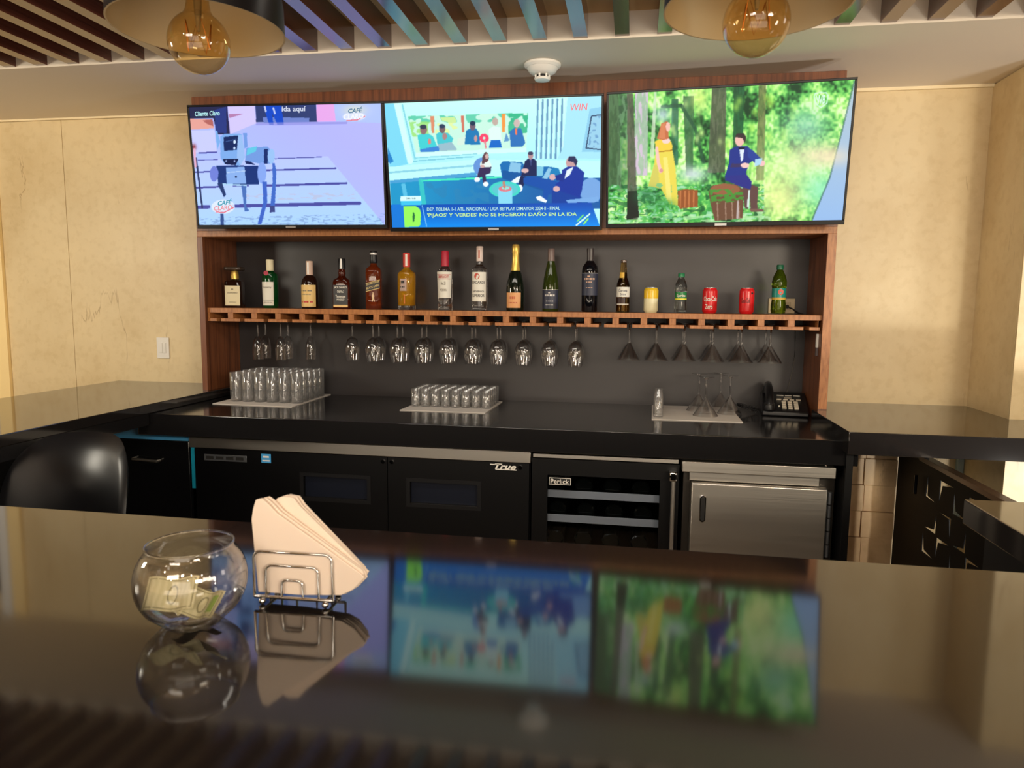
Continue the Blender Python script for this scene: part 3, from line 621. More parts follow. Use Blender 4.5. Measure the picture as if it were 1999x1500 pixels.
    p.poly([(835, 905), (860, 860), (930, 845), (1040, 850), (1098, 890), (1090, 1110), (880, 1130), (850, 1000)], (110, 76, 56)); p.ell(960, 890, 110, 46, (150, 96, 66)); g = p.noise(24, 16); p.put(p.inside([(840, 890), (1095, 880), (1090, 980), (860, 1000)]) & (g > 0.45), (70, 150, 56), 0.9)
    for x in (900, 960, 1010, 1060): p.line([(x, 990), (x+4, 1120)], 9, (190, 160, 140), 0.6)
    p.line([(1055, 980), (1050, 1110)], 14, (206, 196, 196), 0.8)
    # man in a dark suit
    p.poly([(1090, 860), (1150, 850), (1205, 870), (1200, 1040), (1150, 1050), (1140, 900), (1130, 1040), (1105, 1030)], (98, 70, 66)); p.line([(1140, 900), (1130, 1020)], 14, (214, 230, 226)); p.poly([(1140, 1035), (1240, 1040), (1250, 1058), (1150, 1060)], (120, 90, 80))
    p.poly([(965, 800), (1000, 740), (1110, 760), (1160, 830), (1150, 890), (1080, 870), (955, 815)], (44, 48, 132))
    p.poly([(995, 590), (1040, 560), (1130, 560), (1165, 600), (1180, 660), (1140, 690), (1110, 780), (1000, 780), (955, 800), (990, 690)], (34, 52, 136)); p.poly([(1130, 570), (1165, 590), (1235, 660), (1240, 690), (1185, 690), (1130, 640)], (40, 66, 150))
    p.poly([(1068, 580), (1104, 580), (1096, 660), (1080, 680)], (220, 232, 246)); p.poly([(1062, 568), (1108, 568), (1106, 584), (1064, 584)], (20, 24, 50)); p.poly([(1010, 690), (1085, 690), (1120, 700), (1090, 720), (1000, 720)], (60, 52, 96))
    p.ell(1110, 706, 32, 20, (246, 200, 190)); p.ell(1235, 690, 24, 22, (240, 190, 190)); p.poly([(1185, 660), (1240, 650), (1225, 700), (1180, 715)], (170, 214, 236))
    p.ell(1070, 515, 34, 46, (236, 186, 174)); p.poly([(1035, 490), (1050, 462), (1100, 460), (1120, 490), (1110, 540), (1092, 500)], (60, 48, 50))
    return p

def television(label, loc, yaw, tilt, w_, h_, pic, script):
    t = thing('television', label, 'television', loc, group='televisions above the bottle shelf')
    ex = Vector((math.cos(yaw), math.sin(yaw), 0)); n_ = Vector((-math.sin(yaw), math.cos(yaw), 0))
    ez = Vector((0, 0, 1))*math.cos(tilt) - n_*math.sin(tilt); ey = ez.cross(ex)
    mm = Matrix.Identity(4)
    for i in range(3): mm[i][0] = ex[i]; mm[i][1] = ey[i]; mm[i][2] = ez[i]; mm[i][3] = loc[i]
    t.rotation_euler = mm.to_euler()
    W2, H2 = w_/2, h_/2; s, bt = 0.0095, 0.018
    b = B().box(-W2, W2, 0, 0.026, H2-s, H2).box(-W2, W2, 0, 0.026, -H2, -H2+bt).box(-W2, -W2+s, 0, 0.026, -H2+bt, H2-s).box(W2-s, W2, 0, 0.026, -H2+bt, H2-s)
    obj('bezel', b, BLACKM, t, smooth=0, bevel=0.0015)
    obj('back_shell', B().box(-W2+0.004, W2-0.004, 0.0055, 0.0255, -H2+0.004, H2-0.004), RUB, t)
    obj('brand_plate', B().box(-0.024, 0.024, -0.002, 0.0, -H2+0.003, -H2+0.013), SILV_P, t, bevel=0.0005)
    sx0, sx1, sz0, sz1 = -W2+s, W2-s, -H2+bt, H2-s
    col = pic.done(); Hh, Ww = col.shape[0]-1, col.shape[1]-1
    xs = np.linspace(sx0, sx1, Ww+1); zs = np.linspace(sz1, sz0, Hh+1)
    gx, gz = np.meshgrid(xs, zs); co = np.stack([gx, np.full_like(gx, 0.004), gz], -1).reshape(-1, 3)
    idx = np.arange((Hh+1)*(Ww+1)).reshape(Hh+1, Ww+1)
    fc = np.stack([idx[1:, :-1], idx[1:, 1:], idx[:-1, 1:], idx[:-1, :-1]], -1).reshape(-1, 4)
    me = bpy.data.meshes.new('screen'); me.vertices.add(len(co)); me.vertices.foreach_set('co', co.ravel())
    me.loops.add(fc.size); me.loops.foreach_set('vertex_index', fc.ravel()); me.polygons.add(len(fc)); me.polygons.foreach_set('loop_start', np.arange(0, fc.size, 4))
    me.update(calc_edges=True); me.validate()
    at = me.color_attributes.new('picture', 'FLOAT_COLOR', 'POINT')
    at.data.foreach_set('color', np.concatenate([col.reshape(-1, 3), np.ones((len(co), 1))], 1).ravel())
    me.materials.append(SCREEN)
    o = bpy.data.objects.new('screen', me); COL.objects.link(o); o.parent = t
    # lettering of the broadcast, flat on the screen
    for (txt, q, rgb, bold, shear) in script:
        def fn(a, c, q=q):
            top = (q[0][0]+(q[1][0]-q[0][0])*a, q[0][1]+(q[1][1]-q[0][1])*a); bot = (q[3][0]+(q[2][0]-q[3][0])*a, q[3][1]+(q[2][1]-q[3][1])*a)
            X, Y = bot[0]+(top[0]-bot[0])*c, bot[1]+(top[1]-bot[1])*c
            u_, v_ = pic.local(X, Y)
            return (sx0+(sx1-sx0)*float(u_), 0.0035, sz1+(sz0-sz1)*float(v_))
        m_ = bpy.data.materials.get('screen_ink_%d_%d_%d' % rgb) or mat('screen_ink_%d_%d_%d' % rgb, (0, 0, 0, 1), 0.3, emit=S(*rgb), emit_s=1.0)
        obj('screen_lettering', text_on(B(), txt, fn, bold, shear), m_, o, smooth=0, fix=False)
    # wall arm behind the set
    obj('wall_mount', B().box(-0.12, 0.12, 0.0256, 0.040, -0.09, 0.09), DARK, t)
    return t
SILV_P = mat('brand_plate_silver', S(190, 190, 190), 0.3, 0.8)
SCREEN = mat('lit_screen', (0.004, 0.004, 0.004, 1), 0.3, spec=0.12)
_a = N(SCREEN, 'ShaderNodeAttribute'); _a.attribute_name = 'picture'
L(SCREEN, _a.outputs['Color'], PB(SCREEN).inputs['Emission Color']); PB(SCREEN).inputs['Emission Strength'].default_value = 1.12
def bx(x0, y0, x1, y1, sl=0.0): return [(x0, y0), (x1, y0+sl), (x1, y1+sl), (x0, y1)]
television('television at the left showing a robot dog on steps', (-1.604, 3.19, 2.06), 0.06, 0.094, 0.929, 0.559, paint_dog(),
           [('Cliente Claro', bx(118, 104, 350, 150, -6), (190, 246, 250), 0.02, 0), ('ida aquí', bx(930, 62, 1156, 128, 0), (206, 214, 236), 0.02, 0),
            ('CAFÉ', bx(1558, 82, 1692, 138, -8), (14, 104, 146), 0.03, 0.2), ('CLARO', bx(1515, 150, 1705, 200, -10), (240, 244, 255), 0.03, 0),
            ('CAFÉ', bx(335, 975, 468, 1030, -14), (10, 150, 176), 0.03, 0.2), ('CLARO', bx(300, 1035, 470, 1080, -14), (236, 150, 160), 0.03, 0)])
television('television in the middle showing a talk show studio with a blue caption', (-0.636, 3.185, 2.044), 0.008, 0.174, 0.969, 0.563, paint_studio(),
           [('DEP. TOLIMA 1-1 ATL. NACIONAL / LIGA BETPLAY DIMAYOR 2024-II - FINAL', bx(428, 1050, 1572, 1080, -8), (190, 240, 226), 0.012, 0),
            ("'PIJAOS' Y 'VERDES' NO SE HICIERON DAÑO EN LA IDA", bx(430, 1094, 1716, 1140, -8), (206, 250, 140), 0.018, 0),
            ('WIN', bx(1664, 134, 1812, 196, -4), (250, 80, 96), 0.0, 0.15), ('08:18', bx(245, 960, 330, 976, 0), (30, 60, 90), 0, 0)])
television('television at the right showing a woman in yellow and a man in a forest', (0.348, 3.165, 2.054), -0.079, 0.169, 0.974, 0.56, paint_forest(),
           [('WB', [(1634, 182), (1708, 178), (1700, 246), (1642, 250)], (206, 244, 226), 0.02, 0)])
SHELFF = mat('silver_shelf_front', S(176, 180, 186), 0.45, 0.25)
# ------------------------------------------------------------------ under-counter equipment
FY = 2.87
t = thing('black_cabinet', 'black cabinet door with a silver handle below the left end of the back counter', 'cabinet', (-2.16, 3.15, 0))
obj('body', B().box(-2.355, -1.955, FY+0.021, 3.55, 0.02, 0.815), BLACKM, t, world=True)
d = obj('door', B().box(-2.355, -1.948, FY, FY+0.02, 0.06, 0.815), BLACK, t, bevel=0.002, world=True)
obj('handle', B().tube([(-2.215, FY-0.001, 0.728), (-2.215, FY-0.022, 0.728), (-2.094, FY-0.022, 0.722), (-2.094, FY-0.001, 0.722)], 0.0065, 10), STEEL, d, world=True)
t = thing('blue_sheet', 'light blue plastic sheet lying on top of the black cabinet', 'sheet', (-2.1, 2.9, 0.8155))
obj('flat_sheet', B().prism([(FY+0.002, 0.8158), (3.0, 0.8158), (3.0, 0.843), (2.94, 0.843)], -2.35, -1.952, 'x'), BLUEFILM, t, world=True)
obj('raised_flap', B().prism([(-2.36, 0.8190), (-2.163, 0.8190), (-2.163, 0.893), (-2.36, 0.826)], 2.965, 2.968), BLUEFILM, t, world=True)
obj('paper_corner', B().prism([(-2.26, 0.8190), (-2.20, 0.8190), (-2.215, 0.868)], 2.955, 2.957), WHITE, t, world=True)

t = thing('back_bar_refrigerator', 'black two-door bar refrigerator with a steel top strip and recessed pulls', 'refrigerator', (-1.17, 3.2, 0))
obj('body', B().box(-1.936, -0.406, FY+0.031, 3.57, 0.05, 0.79), DARK, t, bevel=0.002, world=True)
obj('top_strip', B().box(-1.940, -0.402, FY-0.008, 3.57, 0.7905, 0.838), STEEL, t, bevel=0.002, world=True)
obj('side_film', B().box(-1.9415, -1.922, FY+0.005, FY+0.030, 0.60, 0.789), TEALFILM, t, world=True)
for (x0, x1, px0, px1) in ((-1.920, -1.0205, -1.42, -1.095), (-1.0175, -0.408, -0.936, -0.610)):
    zb0, zb1 = 0.575, 0.701
    b = B().box(x0, px0, FY, FY+0.03, 0.09, 0.787).box(px1, x1, FY, FY+0.03, 0.09, 0.787)
    b.box(px0, px1, FY, FY+0.03, 0.09, zb0).box(px0, px1, FY, FY+0.03, zb1, 0.787)
    dr = obj('door', b, BLACKM, t, world=True)
    g = 0.016
    pull = B().box(px0, px1, FY-0.002, FY+0.006, zb0, zb0+g).box(px0, px1, FY-0.002, FY+0.006, zb1-g, zb1)
    pull.box(px0, px0+g, FY-0.002, FY+0.006, zb0+g, zb1-g).box(px1-g, px1, FY-0.002, FY+0.006, zb0+g, zb1-g)
    obj('pull_frame', pull, RUB, dr, world=True)
    obj('pull_recess', B().box(px0+g, px1-g, FY+0.018, FY+0.028, zb0+g, zb1-g), mat('blue_black_panel', S(20, 24, 36), 0.3), dr, world=True)
for x, z in ((-1.038, 0.767), (-0.999, 0.767), (-0.445, 0.770)):
    obj('lock', B().tube([(x, FY-0.007, z), (x, FY+0.002, z)], 0.0085, 14), CHROME, t, world=True)
pl = obj('name_plate', B().box(-1.872, -1.668, FY-0.003, FY-0.0003, 0.733, 0.762), GREYM, t, bevel=0.001, world=True)
b = B()
for i in range(4): b.box(-1.862+i*0.048, -1.862+i*0.048+0.036, FY-0.0042, FY-0.0030, 0.741, 0.754)
obj('plate_marks', b, DARK, pl, world=True)
st = obj('energy_sticker', B().box(-1.598, -1.553, FY-0.0015, FY-0.0003, 0.735, 0.775), ink('sticker_blue', 70, 160, 222), t, world=True)
b = B(); b.box(-1.590, -1.562, FY-0.0018, FY-0.0016, 0.758, 0.766); b.box(-1.593, -1.558, FY-0.0018, FY-0.0016, 0.742, 0.748)
obj('sticker_print', b, WHITE, st, smooth=0, world=True)
b = B(); flat_text(b, 'True', -0.553, -0.462, 0.759, 0.783, FY-0.004, 0.03, 0.35)
b.box(-0.572, -0.53, FY-0.004, FY-0.001, 0.776, 0.780); b.box(-0.549, -0.460, FY-0.004, FY-0.001, 0.756, 0.7595)
obj('script_badge', b, WHITE, t, smooth=0, world=True)

t = thing('wine_cooler', 'black glass-door wine cooler with silver shelf fronts and rows of dark bottles', 'wine cooler', (-0.1, 3.2, 0))
b = B().box(-0.396, -0.376, FY+0.032, 3.5, 0.05, 0.815).box(0.176, 0.196, FY+0.032, 3.5, 0.05, 0.815).box(-0.376, 0.176, 3.44, 3.5, 0.05, 0.815)
b.box(-0.376, 0.176, FY+0.032, 3.44, 0.05, 0.09).box(-0.376, 0.176, FY+0.032, 3.44, 0.79, 0.815)
obj('body', b, DARK, t, world=True)
obj('top_lip', B().box(-0.392, 0.192, FY-0.004, 3.4, 0.8165, 0.832), STEEL, t, bevel=0.001, world=True)
gx0, gx1, gz0, gz1 = -0.332, 0.122, 0.13, 0.745
b = B().box(-0.396, gx0, FY, FY+0.03, 0.08, 0.812).box(gx1, 0.196, FY, FY+0.03, 0.08, 0.812)
b.box(gx0, gx1, FY, FY+0.03, 0.08, gz0).box(gx0, gx1, FY, FY+0.03, gz1, 0.812)
dr = obj('door', b, BLACKM, t, world=True)
obj('glass_pane', B().box(gx0, gx1, FY+0.010, FY+0.016, gz0, gz1), PANE, dr, world=True)
b = B().tube([(0.172, FY-0.035, 0.752), (0.172, FY-0.035, 0.22)], 0.0085, 12)
hd = obj('handle', b, STEEL, dr, world=True)
for z in (0.772, 0.20):
    obj('handle_end', B().box(0.155, 0.186, FY-0.046, FY-0.0003, z-0.020, z+0.018), CHROME, hd, bevel=0.006, world=True)
bd = obj('badge', B().box(-0.325, -0.235, FY-0.003, FY-0.0003+0.011, 0.706, 0.735), DARK, dr, world=True)
b = B()
for (x0, x1, z0, z1) in ((-0.325, -0.235, 0.733, 0.735), (-0.325, -0.235, 0.706, 0.708), (-0.325, -0.323, 0.708, 0.733), (-0.237, -0.235, 0.708, 0.733)):
    b.box(x0, x1, FY-0.0045, FY-0.0032, z0, z1)
flat_text(b, 'Perlick', -0.318, -0.242, 0.711, 0.730, FY-0.0045, 0.01)
obj('badge_letters', b, WHITE, bd, smooth=0, world=True)
for z in (0.658, 0.554, 0.36, 0.22):
    sf = obj('wine_shelf', B().box(gx0-0.03, gx1+0.03, FY+0.045, 3.40, z-0.018, z-0.012), BLACKM, t, world=True)
    obj('shelf_front', B().box(gx0-0.005, gx1+0.005, FY+0.040, FY+0.0449, z-0.018, z+0.014), SHELFF, sf, bevel=0.001, world=True)
wine_me = None
for r, (z, y0, n_) in enumerate(((0.646, 2.935, 4), (0.542, 2.935, 4), (0.418, 2.935, 4))):
    for k in range(4):
        x = -0.305 + 0.118*k + 0.01*(r % 2)
        if wine_me is None:
            wb_ = B().lathe([(0, 0), (0.030, 0), (0.037, 0.006), (0.037, 0.19), (0.030, 0.215), (0.0145, 0.24), (0.0135, 0.30), (0, 0.30)], 20)
            wine_me = mesh_of(wb_, 'cellar_bottle', mat('dark_bottle_glass', S(12, 14, 12), 0.08))
        o = bpy.data.objects.new('cellar_bottle', wine_me); COL.objects.link(o)
        o.location = (x, y0, z+0.0375); o.rotation_euler = (-PI/2, 0, 0)
        tag(o, 'dark bottle lying in the wine cooler, %s from the left on the %s shelf' % (('first', 'second', 'third', 'fourth')[k], ('top', 'middle', 'lowest visible')[r]), 'bottle', 'bottles lying in the wine cooler')
for z in (0.40,):
    sf = obj('wine_shelf', B().box(gx0-0.03, gx1+0.03, FY+0.045, 3.40, z, z+0.006), BLACKM, t, world=True)

t = thing('steel_cabinet', 'brushed stainless steel undercounter cabinet with a single door and round-ended pull', 'cabinet', (0.49, 3.2, 0))
obj('body', B().box(0.214, 0.790, FY+0.03, 3.5, 0.05, 0.789), mat('dark_steel', S(70, 66, 62), 0.4, 0.8), t, bevel=0.002, world=True)
obj('top_slab', B().box(0.204, 0.776, FY-0.03, 3.5, 0.7905, 0.834), STEEL, t, bevel=0.003, world=True)
obj('upper_panel', B().box(0.236, 0.728, FY+0.012, FY+0.029, 0.748, 0.7895), STEEL, t, bevel=0.002, world=True)
dr = obj('door', B().box(0.243, 0.756, FY-0.012, FY+0.028, 0.09, 0.745), STEEL, t, bevel=0.006, world=True)
pr = [(0.290+0.0125*math.cos(a), 0.642+(0.043 if math.sin(a) > 0 else -0.043)+0.0125*math.sin(a)) for a in [2*PI*(k+0.5)/20 for k in range(20)]]
hd = obj('pull_ring', B().prism(pr, FY-0.018, FY-0.0122), CHROME, dr, bevel=0.002, world=True)
pr2 = [(0.290+0.008*math.cos(a), 0.642+(0.040 if math.sin(a) > 0 else -0.040)+0.008*math.sin(a)) for a in [2*PI*(k+0.5)/20 for k in range(20)]]
obj('pull_cup', B().prism(pr2, FY-0.0195, FY-0.0182), DARK, hd, world=True)
for k in range(5):
    obj('hinge_knuckle', B().lathe([(0, 0), (0.008, 0), (0.008, 0.048), (0, 0.048)], 12, (0.768, FY+0.008, 0.47+k*0.053)), GREYM, t, world=True)
obj('corner_bolt', B().tube([(0.742, FY-0.012, 0.842), (0.742, FY+0.02, 0.842)], 0.006, 10), CHROME, t, world=True)

# ------------------------------------------------------------------ office chair behind the bar
t = thing('office_chair', 'black leather swivel chair with a rounded back in front of the left counter', 'chair', (-1.84, 2.02, 0))
cx, cyy = -1.835, 2.09
b = B(); nu, nv = 28, 18
for side in (0, 1):
    n0 = len(b.v)
    for j in range(nv+1):
        for i in range(nu+1):
            a = 2*i/nu-1; c = 2*j/nv-1
            k = 1.0/max(1e-6, (abs(a)**4.2+abs(c)**4.2)**(1/4.2)) * max(abs(a), abs(c)) if (a or c) else 0
            a2, c2 = a*k, c*k
            e = min(1.0, (abs(a2)**4.2+abs(c2)**4.2)**(1/4.2))
            th = 0.034*(1-e**3.2)**0.5
            wz = 0.238*(1-0.10*max(0, -c2)) * (1-0.16*max(0, c2)**2)
            yy = 0.085*a2*a2 - 0.035*c2*c2 - 0.05*c2
            b.v.append((cx+a2*wz, cyy - yy + (-th if side == 0 else th), 0.735+0.252*c2))
    for j in range(nv):
        for i in range(nu):
            p = n0+j*(nu+1)+i
            b.f.append((p, p+1, p+nu+2, p+nu+1))
obj('backrest', b, LEATH, t, smooth=60, world=True)
b = B().lathe([(0, 0), (0.2, 0.0), (0.235, 0.02), (0.24, 0.045), (0.215, 0.07), (0, 0.075)], 32, (cx, 1.86, 0.455), p=3.2)
obj('seat', b, LEATH, t, world=True)
obj('back_bracket', B().tube([(cx, 1.95, 0.45), (cx, 2.12, 0.45), (cx, 2.155, 0.52), (cx, 2.14, 0.62)], 0.016, 10), RUB, t, world=True)
obj('gas_column', B().lathe([(0, 0.09), (0.028, 0.09), (0.028, 0.28), (0.018, 0.28), (0.018, 0.455), (0, 0.455)], 16, (cx, 1.88, 0)), CHROME, t, world=True)
for k in range(5):
    a = 2*PI*k/5+0.3; ex, ey = cx+0.28*math.cos(a), 1.88+0.28*math.sin(a)
    lg = obj('leg', B().tube([(cx, 1.88, 0.10), (cx+0.15*math.cos(a), 1.88+0.15*math.sin(a), 0.092), (ex, ey, 0.07)], 0.015, 8), RUB, t, world=True)
    obj('caster', B().sphere((ex, ey, 0.029), 0.0285, 12, 8), RUB, lg, world=True)

# ------------------------------------------------------------------ pendant lamps
def pendant(loc, label):
    t = thing('pendant_lamp', label, 'lamp', loc, group='pendant lamps over the bar')
    R_ = 0.145
    outer = [(R_, 0), (R_*0.985, 0.05), (R_*0.93, 0.10), (R_*0.80, 0.15), (R_*0.55, 0.19), (R_*0.22, 0.212), (0.03, 0.216)]
    inner = [(0.028, 0.211), (R_*0.21, 0.207), (R_*0.54, 0.185), (R_*0.785, 0.146), (R_*0.915, 0.098), (R_*0.97, 0.049), (R_-0.003, 0.0)]
    s = obj('shade', B().lathe(outer, 64), SHADEOUT, t)
    obj('shade_lining', B().lathe(inner+[(R_, 0)], 64), SHADEIN, s)
    obj('lamp_holder', B().lathe([(0, 0.21), (0.021, 0.21), (0.021, 0.135), (0.018, 0.118), (0.0, 0.118)], 20), DARK, t)
    r = 0.052; zc = -0.022
    prof = [(0.0, zc-r)] + [(r*math.sin(a), zc-r*math.cos(a)) for a in [PI*i/18 for i in range(1, 16)]] + [(0.0215, zc+0.053), (0.0190, zc+0.066), (0.018, zc+0.142), (0.0, zc+0.142)]
    bl = obj('bulb', B().lathe(prof, 36), AMBER, t, smooth=80)
    obj('bulb_stem', B().lathe([(0, zc+0.12), (0.009, zc+0.12), (0.006, zc+0.05), (0.003, zc+0.02), (0, zc+0.018)], 12), mat('stem_glass', S(240, 230, 210), 0.05, trans=0.6), bl)
    pts = []
    for k in range(9):
        a = 2*PI*k/8; pts.append((0.021*math.cos(a), 0.021*math.sin(a), zc+(0.035 if k % 2 else -0.012)))
    obj('filament', B().tube(pts, 0.0009, 6), mat('filament_wire', S(190, 120, 60), 0.4, 0.8), bl)
    obj('cord', B().tube([(0, 0, 0.217), (0, 0, 2.515-loc[2])], 0.004, 8), DARK, t)
    return t
pendant((-0.765, 1.205, 1.917), 'black pendant lamp with amber globe bulb hanging nearer the wall switch, left of the detector')
pendant((0.178, 1.245, 1.917), 'black pendant lamp with amber globe bulb hanging in front of the forest television')

# smoke detector on the soffit
t = thing('smoke_detector', 'white round smoke detector on the soffit above the middle television', 'detector', (-0.40, 3.05, ZC))
obj('mounting_base', B().lathe([(0, -0.0007), (0.075, -0.0007), (0.075, -0.0086), (0.066, -0.0173), (0, -0.0173)], 36), WHITE, t)
obj('housing', B().lathe([(0, -0.0174), (0.064, -0.0174), (0.054, -0.0331), (0.036, -0.0432), (0, -0.0432)], 36), WHITE, t)
for k in range(6):
    a = 2*PI*k/6+0.2
    obj('rib', B().box(-0.0029, 0.004, -0.0022, 0.003, -0.0562, -0.0418).shift((0.028*math.cos(a), 0.028*math.sin(a), 0)), WHITE, t)
obj('sensor_core', B().lathe([(0, -0.0433), (0.022, -0.0433), (0.022, -0.0547), (0, -0.0547)], 20), DARK, t)
obj('sensor_cap', B().lathe([(0, -0.0563), (0.034, -0.0563), (0.030, -0.0648), (0.016, -0.0670), (0, -0.0670)], 28), WHITE, t)
# ------------------------------------------------------------------ bottles and cans on the shelf
ZS = 1.405
def gl(name, c, rough=0.02, tr=1.0, ior=1.35): return mat(name, S(*c), rough, trans=tr, ior=ior)
def bottle(name, label, x, y, body, bmat, cat='bottle', p=2.0, rz=0.0):
    t = thing(name, label, cat, (x, y, ZS+0.0003), rz, 'bottles and cans on the shelf')
    obj('body', B().lathe(body, 36, p=p), bmat, t, smooth=40)
    return t
def cap(t, prof, m_, nm='cap', p=2.0): return obj(nm, B().lathe(prof, 28, p=p), m_, t, smooth=40)
def lab(t, r0, r1, z0, z1, ang, m_, nm='label', c=0.0): return obj(nm, B().patch(r0, r1, z0, z1, c-ang, c+ang), m_, t, smooth=60)
def words(parent, m_, lst, nm='lettering'):
    """lst of (text, r, half angle, z0, z1[, centre])"""
    b = B()
    for q in lst:
        c = q[5] if len(q) > 5 else 0.0
        curved_text(b, q[0], q[1], c-q[2], c+q[2], q[3], q[4], 0.012)
    return obj(nm, b, m_, parent, smooth=0, fix=False)
def flatlab(t, x0, x1, z0, z1, y, m_, nm='label'): return obj(nm, B().box(x0, x1, y-0.0006, y, z0, z1), m_, t, smooth=0)
def flatwords(parent, m_, lst, nm='lettering'):
    b = B()
    for (s, x0, x1, z0, z1, y) in lst: flat_text(b, s, x0, x1, z0, z1, y-0.0012, 0.012)
    return obj(nm, b, m_, parent, smooth=0, fix=False)
def bars(parent, m_, lst, nm='label_marks'):
    """illegible small print as short bars: (r, half angle, z0, z1, centre, pieces)"""
    b = B()
    for (r, ha, z0, z1, c, n_) in lst:
        for k in range(n_):
            a0 = c-ha+2*ha*k/n_; b.patch(r, r, z0, z1, a0, a0+2*ha/n_*(0.62+0.25*(k % 2)), 3, off=0.0011)
    return tag(obj(nm, b, m_, parent, smooth=60, fix=False), kind='stuff')
CREAM = ink('label_cream', 226, 214, 176); GOLD = ink('gold_foil', 206, 168, 84, 0.3, 0.7); TAN = ink('label_tan', 226, 190, 120)
INK = ink('print_black', 24, 22, 22); INKG = ink('print_grey', 120, 108, 90); LWHITE = ink('label_white', 226, 222, 208); RED = ink('print_red', 186, 34, 34)
LBLK = ink('label_black', 20, 20, 22, 0.4); SILV = ink('print_silver', 200, 196, 190, 0.35, 0.3); TEALP = ink('print_teal', 20, 130, 140)
DGLASS = mat('dark_amber_glass', S(34, 16, 10), 0.06); GGLASS = mat('dark_green_glass', S(14, 22, 14), 0.06)
yb = 3.43
# 1 square amber liqueur, wide flat cap
t = bottle('liqueur_bottle', 'square dark amber bottle with gold collar and wide flat cap, nearest the left panel', -2.028, yb,
           [(0, 0), (0.041, 0.001), (0.043, 0.006), (0.043, 0.128), (0.039, 0.136), (0.018, 0.139), (0.014, 0.142), (0.014, 0.165), (0, 0.165)], DGLASS, p=6.0, rz=0.22)
cap(t, [(0.0145, 0.143), (0.021, 0.146), (0.021, 0.166), (0.017, 0.186), (0.0145, 0.186)], GOLD, 'collar')
cap(t, [(0, 0.188), (0.043, 0.190), (0.046, 0.195), (0.046, 0.203), (0.043, 0.207), (0, 0.209)], mat('cap_brown', S(58, 44, 34), 0.35), 'cap', 5.0)
l = flatlab(t, -0.037, 0.037, 0.012, 0.112, -0.0432, CREAM)
flatwords(l, INKG, [('DISARONNO', -0.026, 0.026, 0.072, 0.080, -0.0436), ('ORIGINALE', -0.018, 0.018, 0.026, 0.031, -0.0436), ('*', -0.006, 0.006, 0.088, 0.100, -0.0436)])
# 2 green gin
t = bottle('gin_bottle', 'green bottle with cream cap, red seal and white label, second from the left panel', -1.832, yb,
           [(0, 0), (0.036, 0.001), (0.038, 0.006), (0.040, 0.155), (0.036, 0.172), (0.019, 0.183), (0.016, 0.190), (0.016, 0.205), (0, 0.205)], gl('green_gin_glass', (20, 110, 50), tr=0.75))
cap(t, [(0.0162, 0.188), (0.0185, 0.190), (0.0185, 0.244), (0.016, 0.246), (0, 0.246)], CREAM)
obj('seal', B().prism([(-0.002+0.013*math.cos(a), 0.176+0.012*math.sin(a)) for a in [2*PI*k/18 for k in range(18)]], -0.038, -0.0365), ink('seal_red', 170, 30, 60), t)
l = lab(t, 0.0385, 0.0405, 0.014, 0.132, 0.85, LWHITE)
words(l, INKG, [('Tanqueray', 0.0405, 0.6, 0.098, 0.110), ('LONDON DRY GIN', 0.039, 0.6, 0.026, 0.032)])
obj('label_line', B().patch(0.0392, 0.0393, 0.040, 0.0425, -0.85, 0.85, off=0.001), mat('line_green', S(60, 90, 60), 0.5), l, smooth=60)
# 3 cream-label bell-shouldered whisky
t = bottle('whisky_bottle', 'dark bottle with rounded shoulders and broad cream label, third from the left panel', -1.618, yb,
           [(0, 0), (0.040, 0.001), (0.042, 0.006), (0.042, 0.122), (0.039, 0.142), (0.028, 0.158), (0.017, 0.168), (0.0145, 0.178), (0.0145, 0.2), (0, 0.2)], DGLASS)
cap(t, [(0.0148, 0.166), (0.0175, 0.168), (0.0175, 0.236), (0.0155, 0.238), (0, 0.238)], mat('cap_pinkish', S(206, 176, 156), 0.45))
l = lab(t, 0.042, 0.042, 0.010, 0.118, 1.15, TAN)
bars(l, INKG, [(0.042, 0.75, 0.086, 0.092, 0, 5), (0.042, 0.6, 0.068, 0.071, 0, 7)])
bars(l, RED, [(0.042, 0.8, 0.030, 0.038, 0, 4)])
obj('tax_strip', B().patch(0.0177, 0.0177, 0.172, 0.23, -0.25, 0.25), WHITE, t, smooth=60)
# 4 square black-label whiskey
t = bottle('whiskey_bottle', 'square amber whiskey bottle with black label and black cap, fourth from the left panel', -1.446, yb,
           [(0, 0), (0.041, 0.001), (0.0435, 0.006), (0.0425, 0.13), (0.040, 0.143, 4.5), (0.022, 0.155, 2.5), (0.0165, 0.165, 2.0), (0.019, 0.178, 2.0), (0.0165, 0.19, 2.0), (0.015, 0.205, 2.0), (0, 0.205)], gl('brown_whiskey', (120, 42, 18), tr=0.8), p=6.0, rz=0.25)
cap(t, [(0.0155, 0.196), (0.0185, 0.198), (0.0185, 0.246), (0.016, 0.25), (0, 0.25)], LBLK)
obj('tax_strip', B().patch(0.0187, 0.0187, 0.2, 0.248, -0.3, 0.2), WHITE, t, smooth=60)
l = flatlab(t, -0.037, 0.033, 0.022, 0.118, -0.0442, LBLK)
flatwords(l, LWHITE, [("JACK DANIEL'S", -0.033, 0.029, 0.100, 0.112, -0.0447), ('Old No.7', -0.018, 0.016, 0.080, 0.093, -0.0447), ('Tennessee', -0.026, 0.022, 0.056, 0.070, -0.0447), ('WHISKEY', -0.022, 0.018, 0.042, 0.052, -0.0447)])
flatlab(t, -0.037, 0.033, 0.010, 0.021, -0.0442, TAN, 'lower_label')
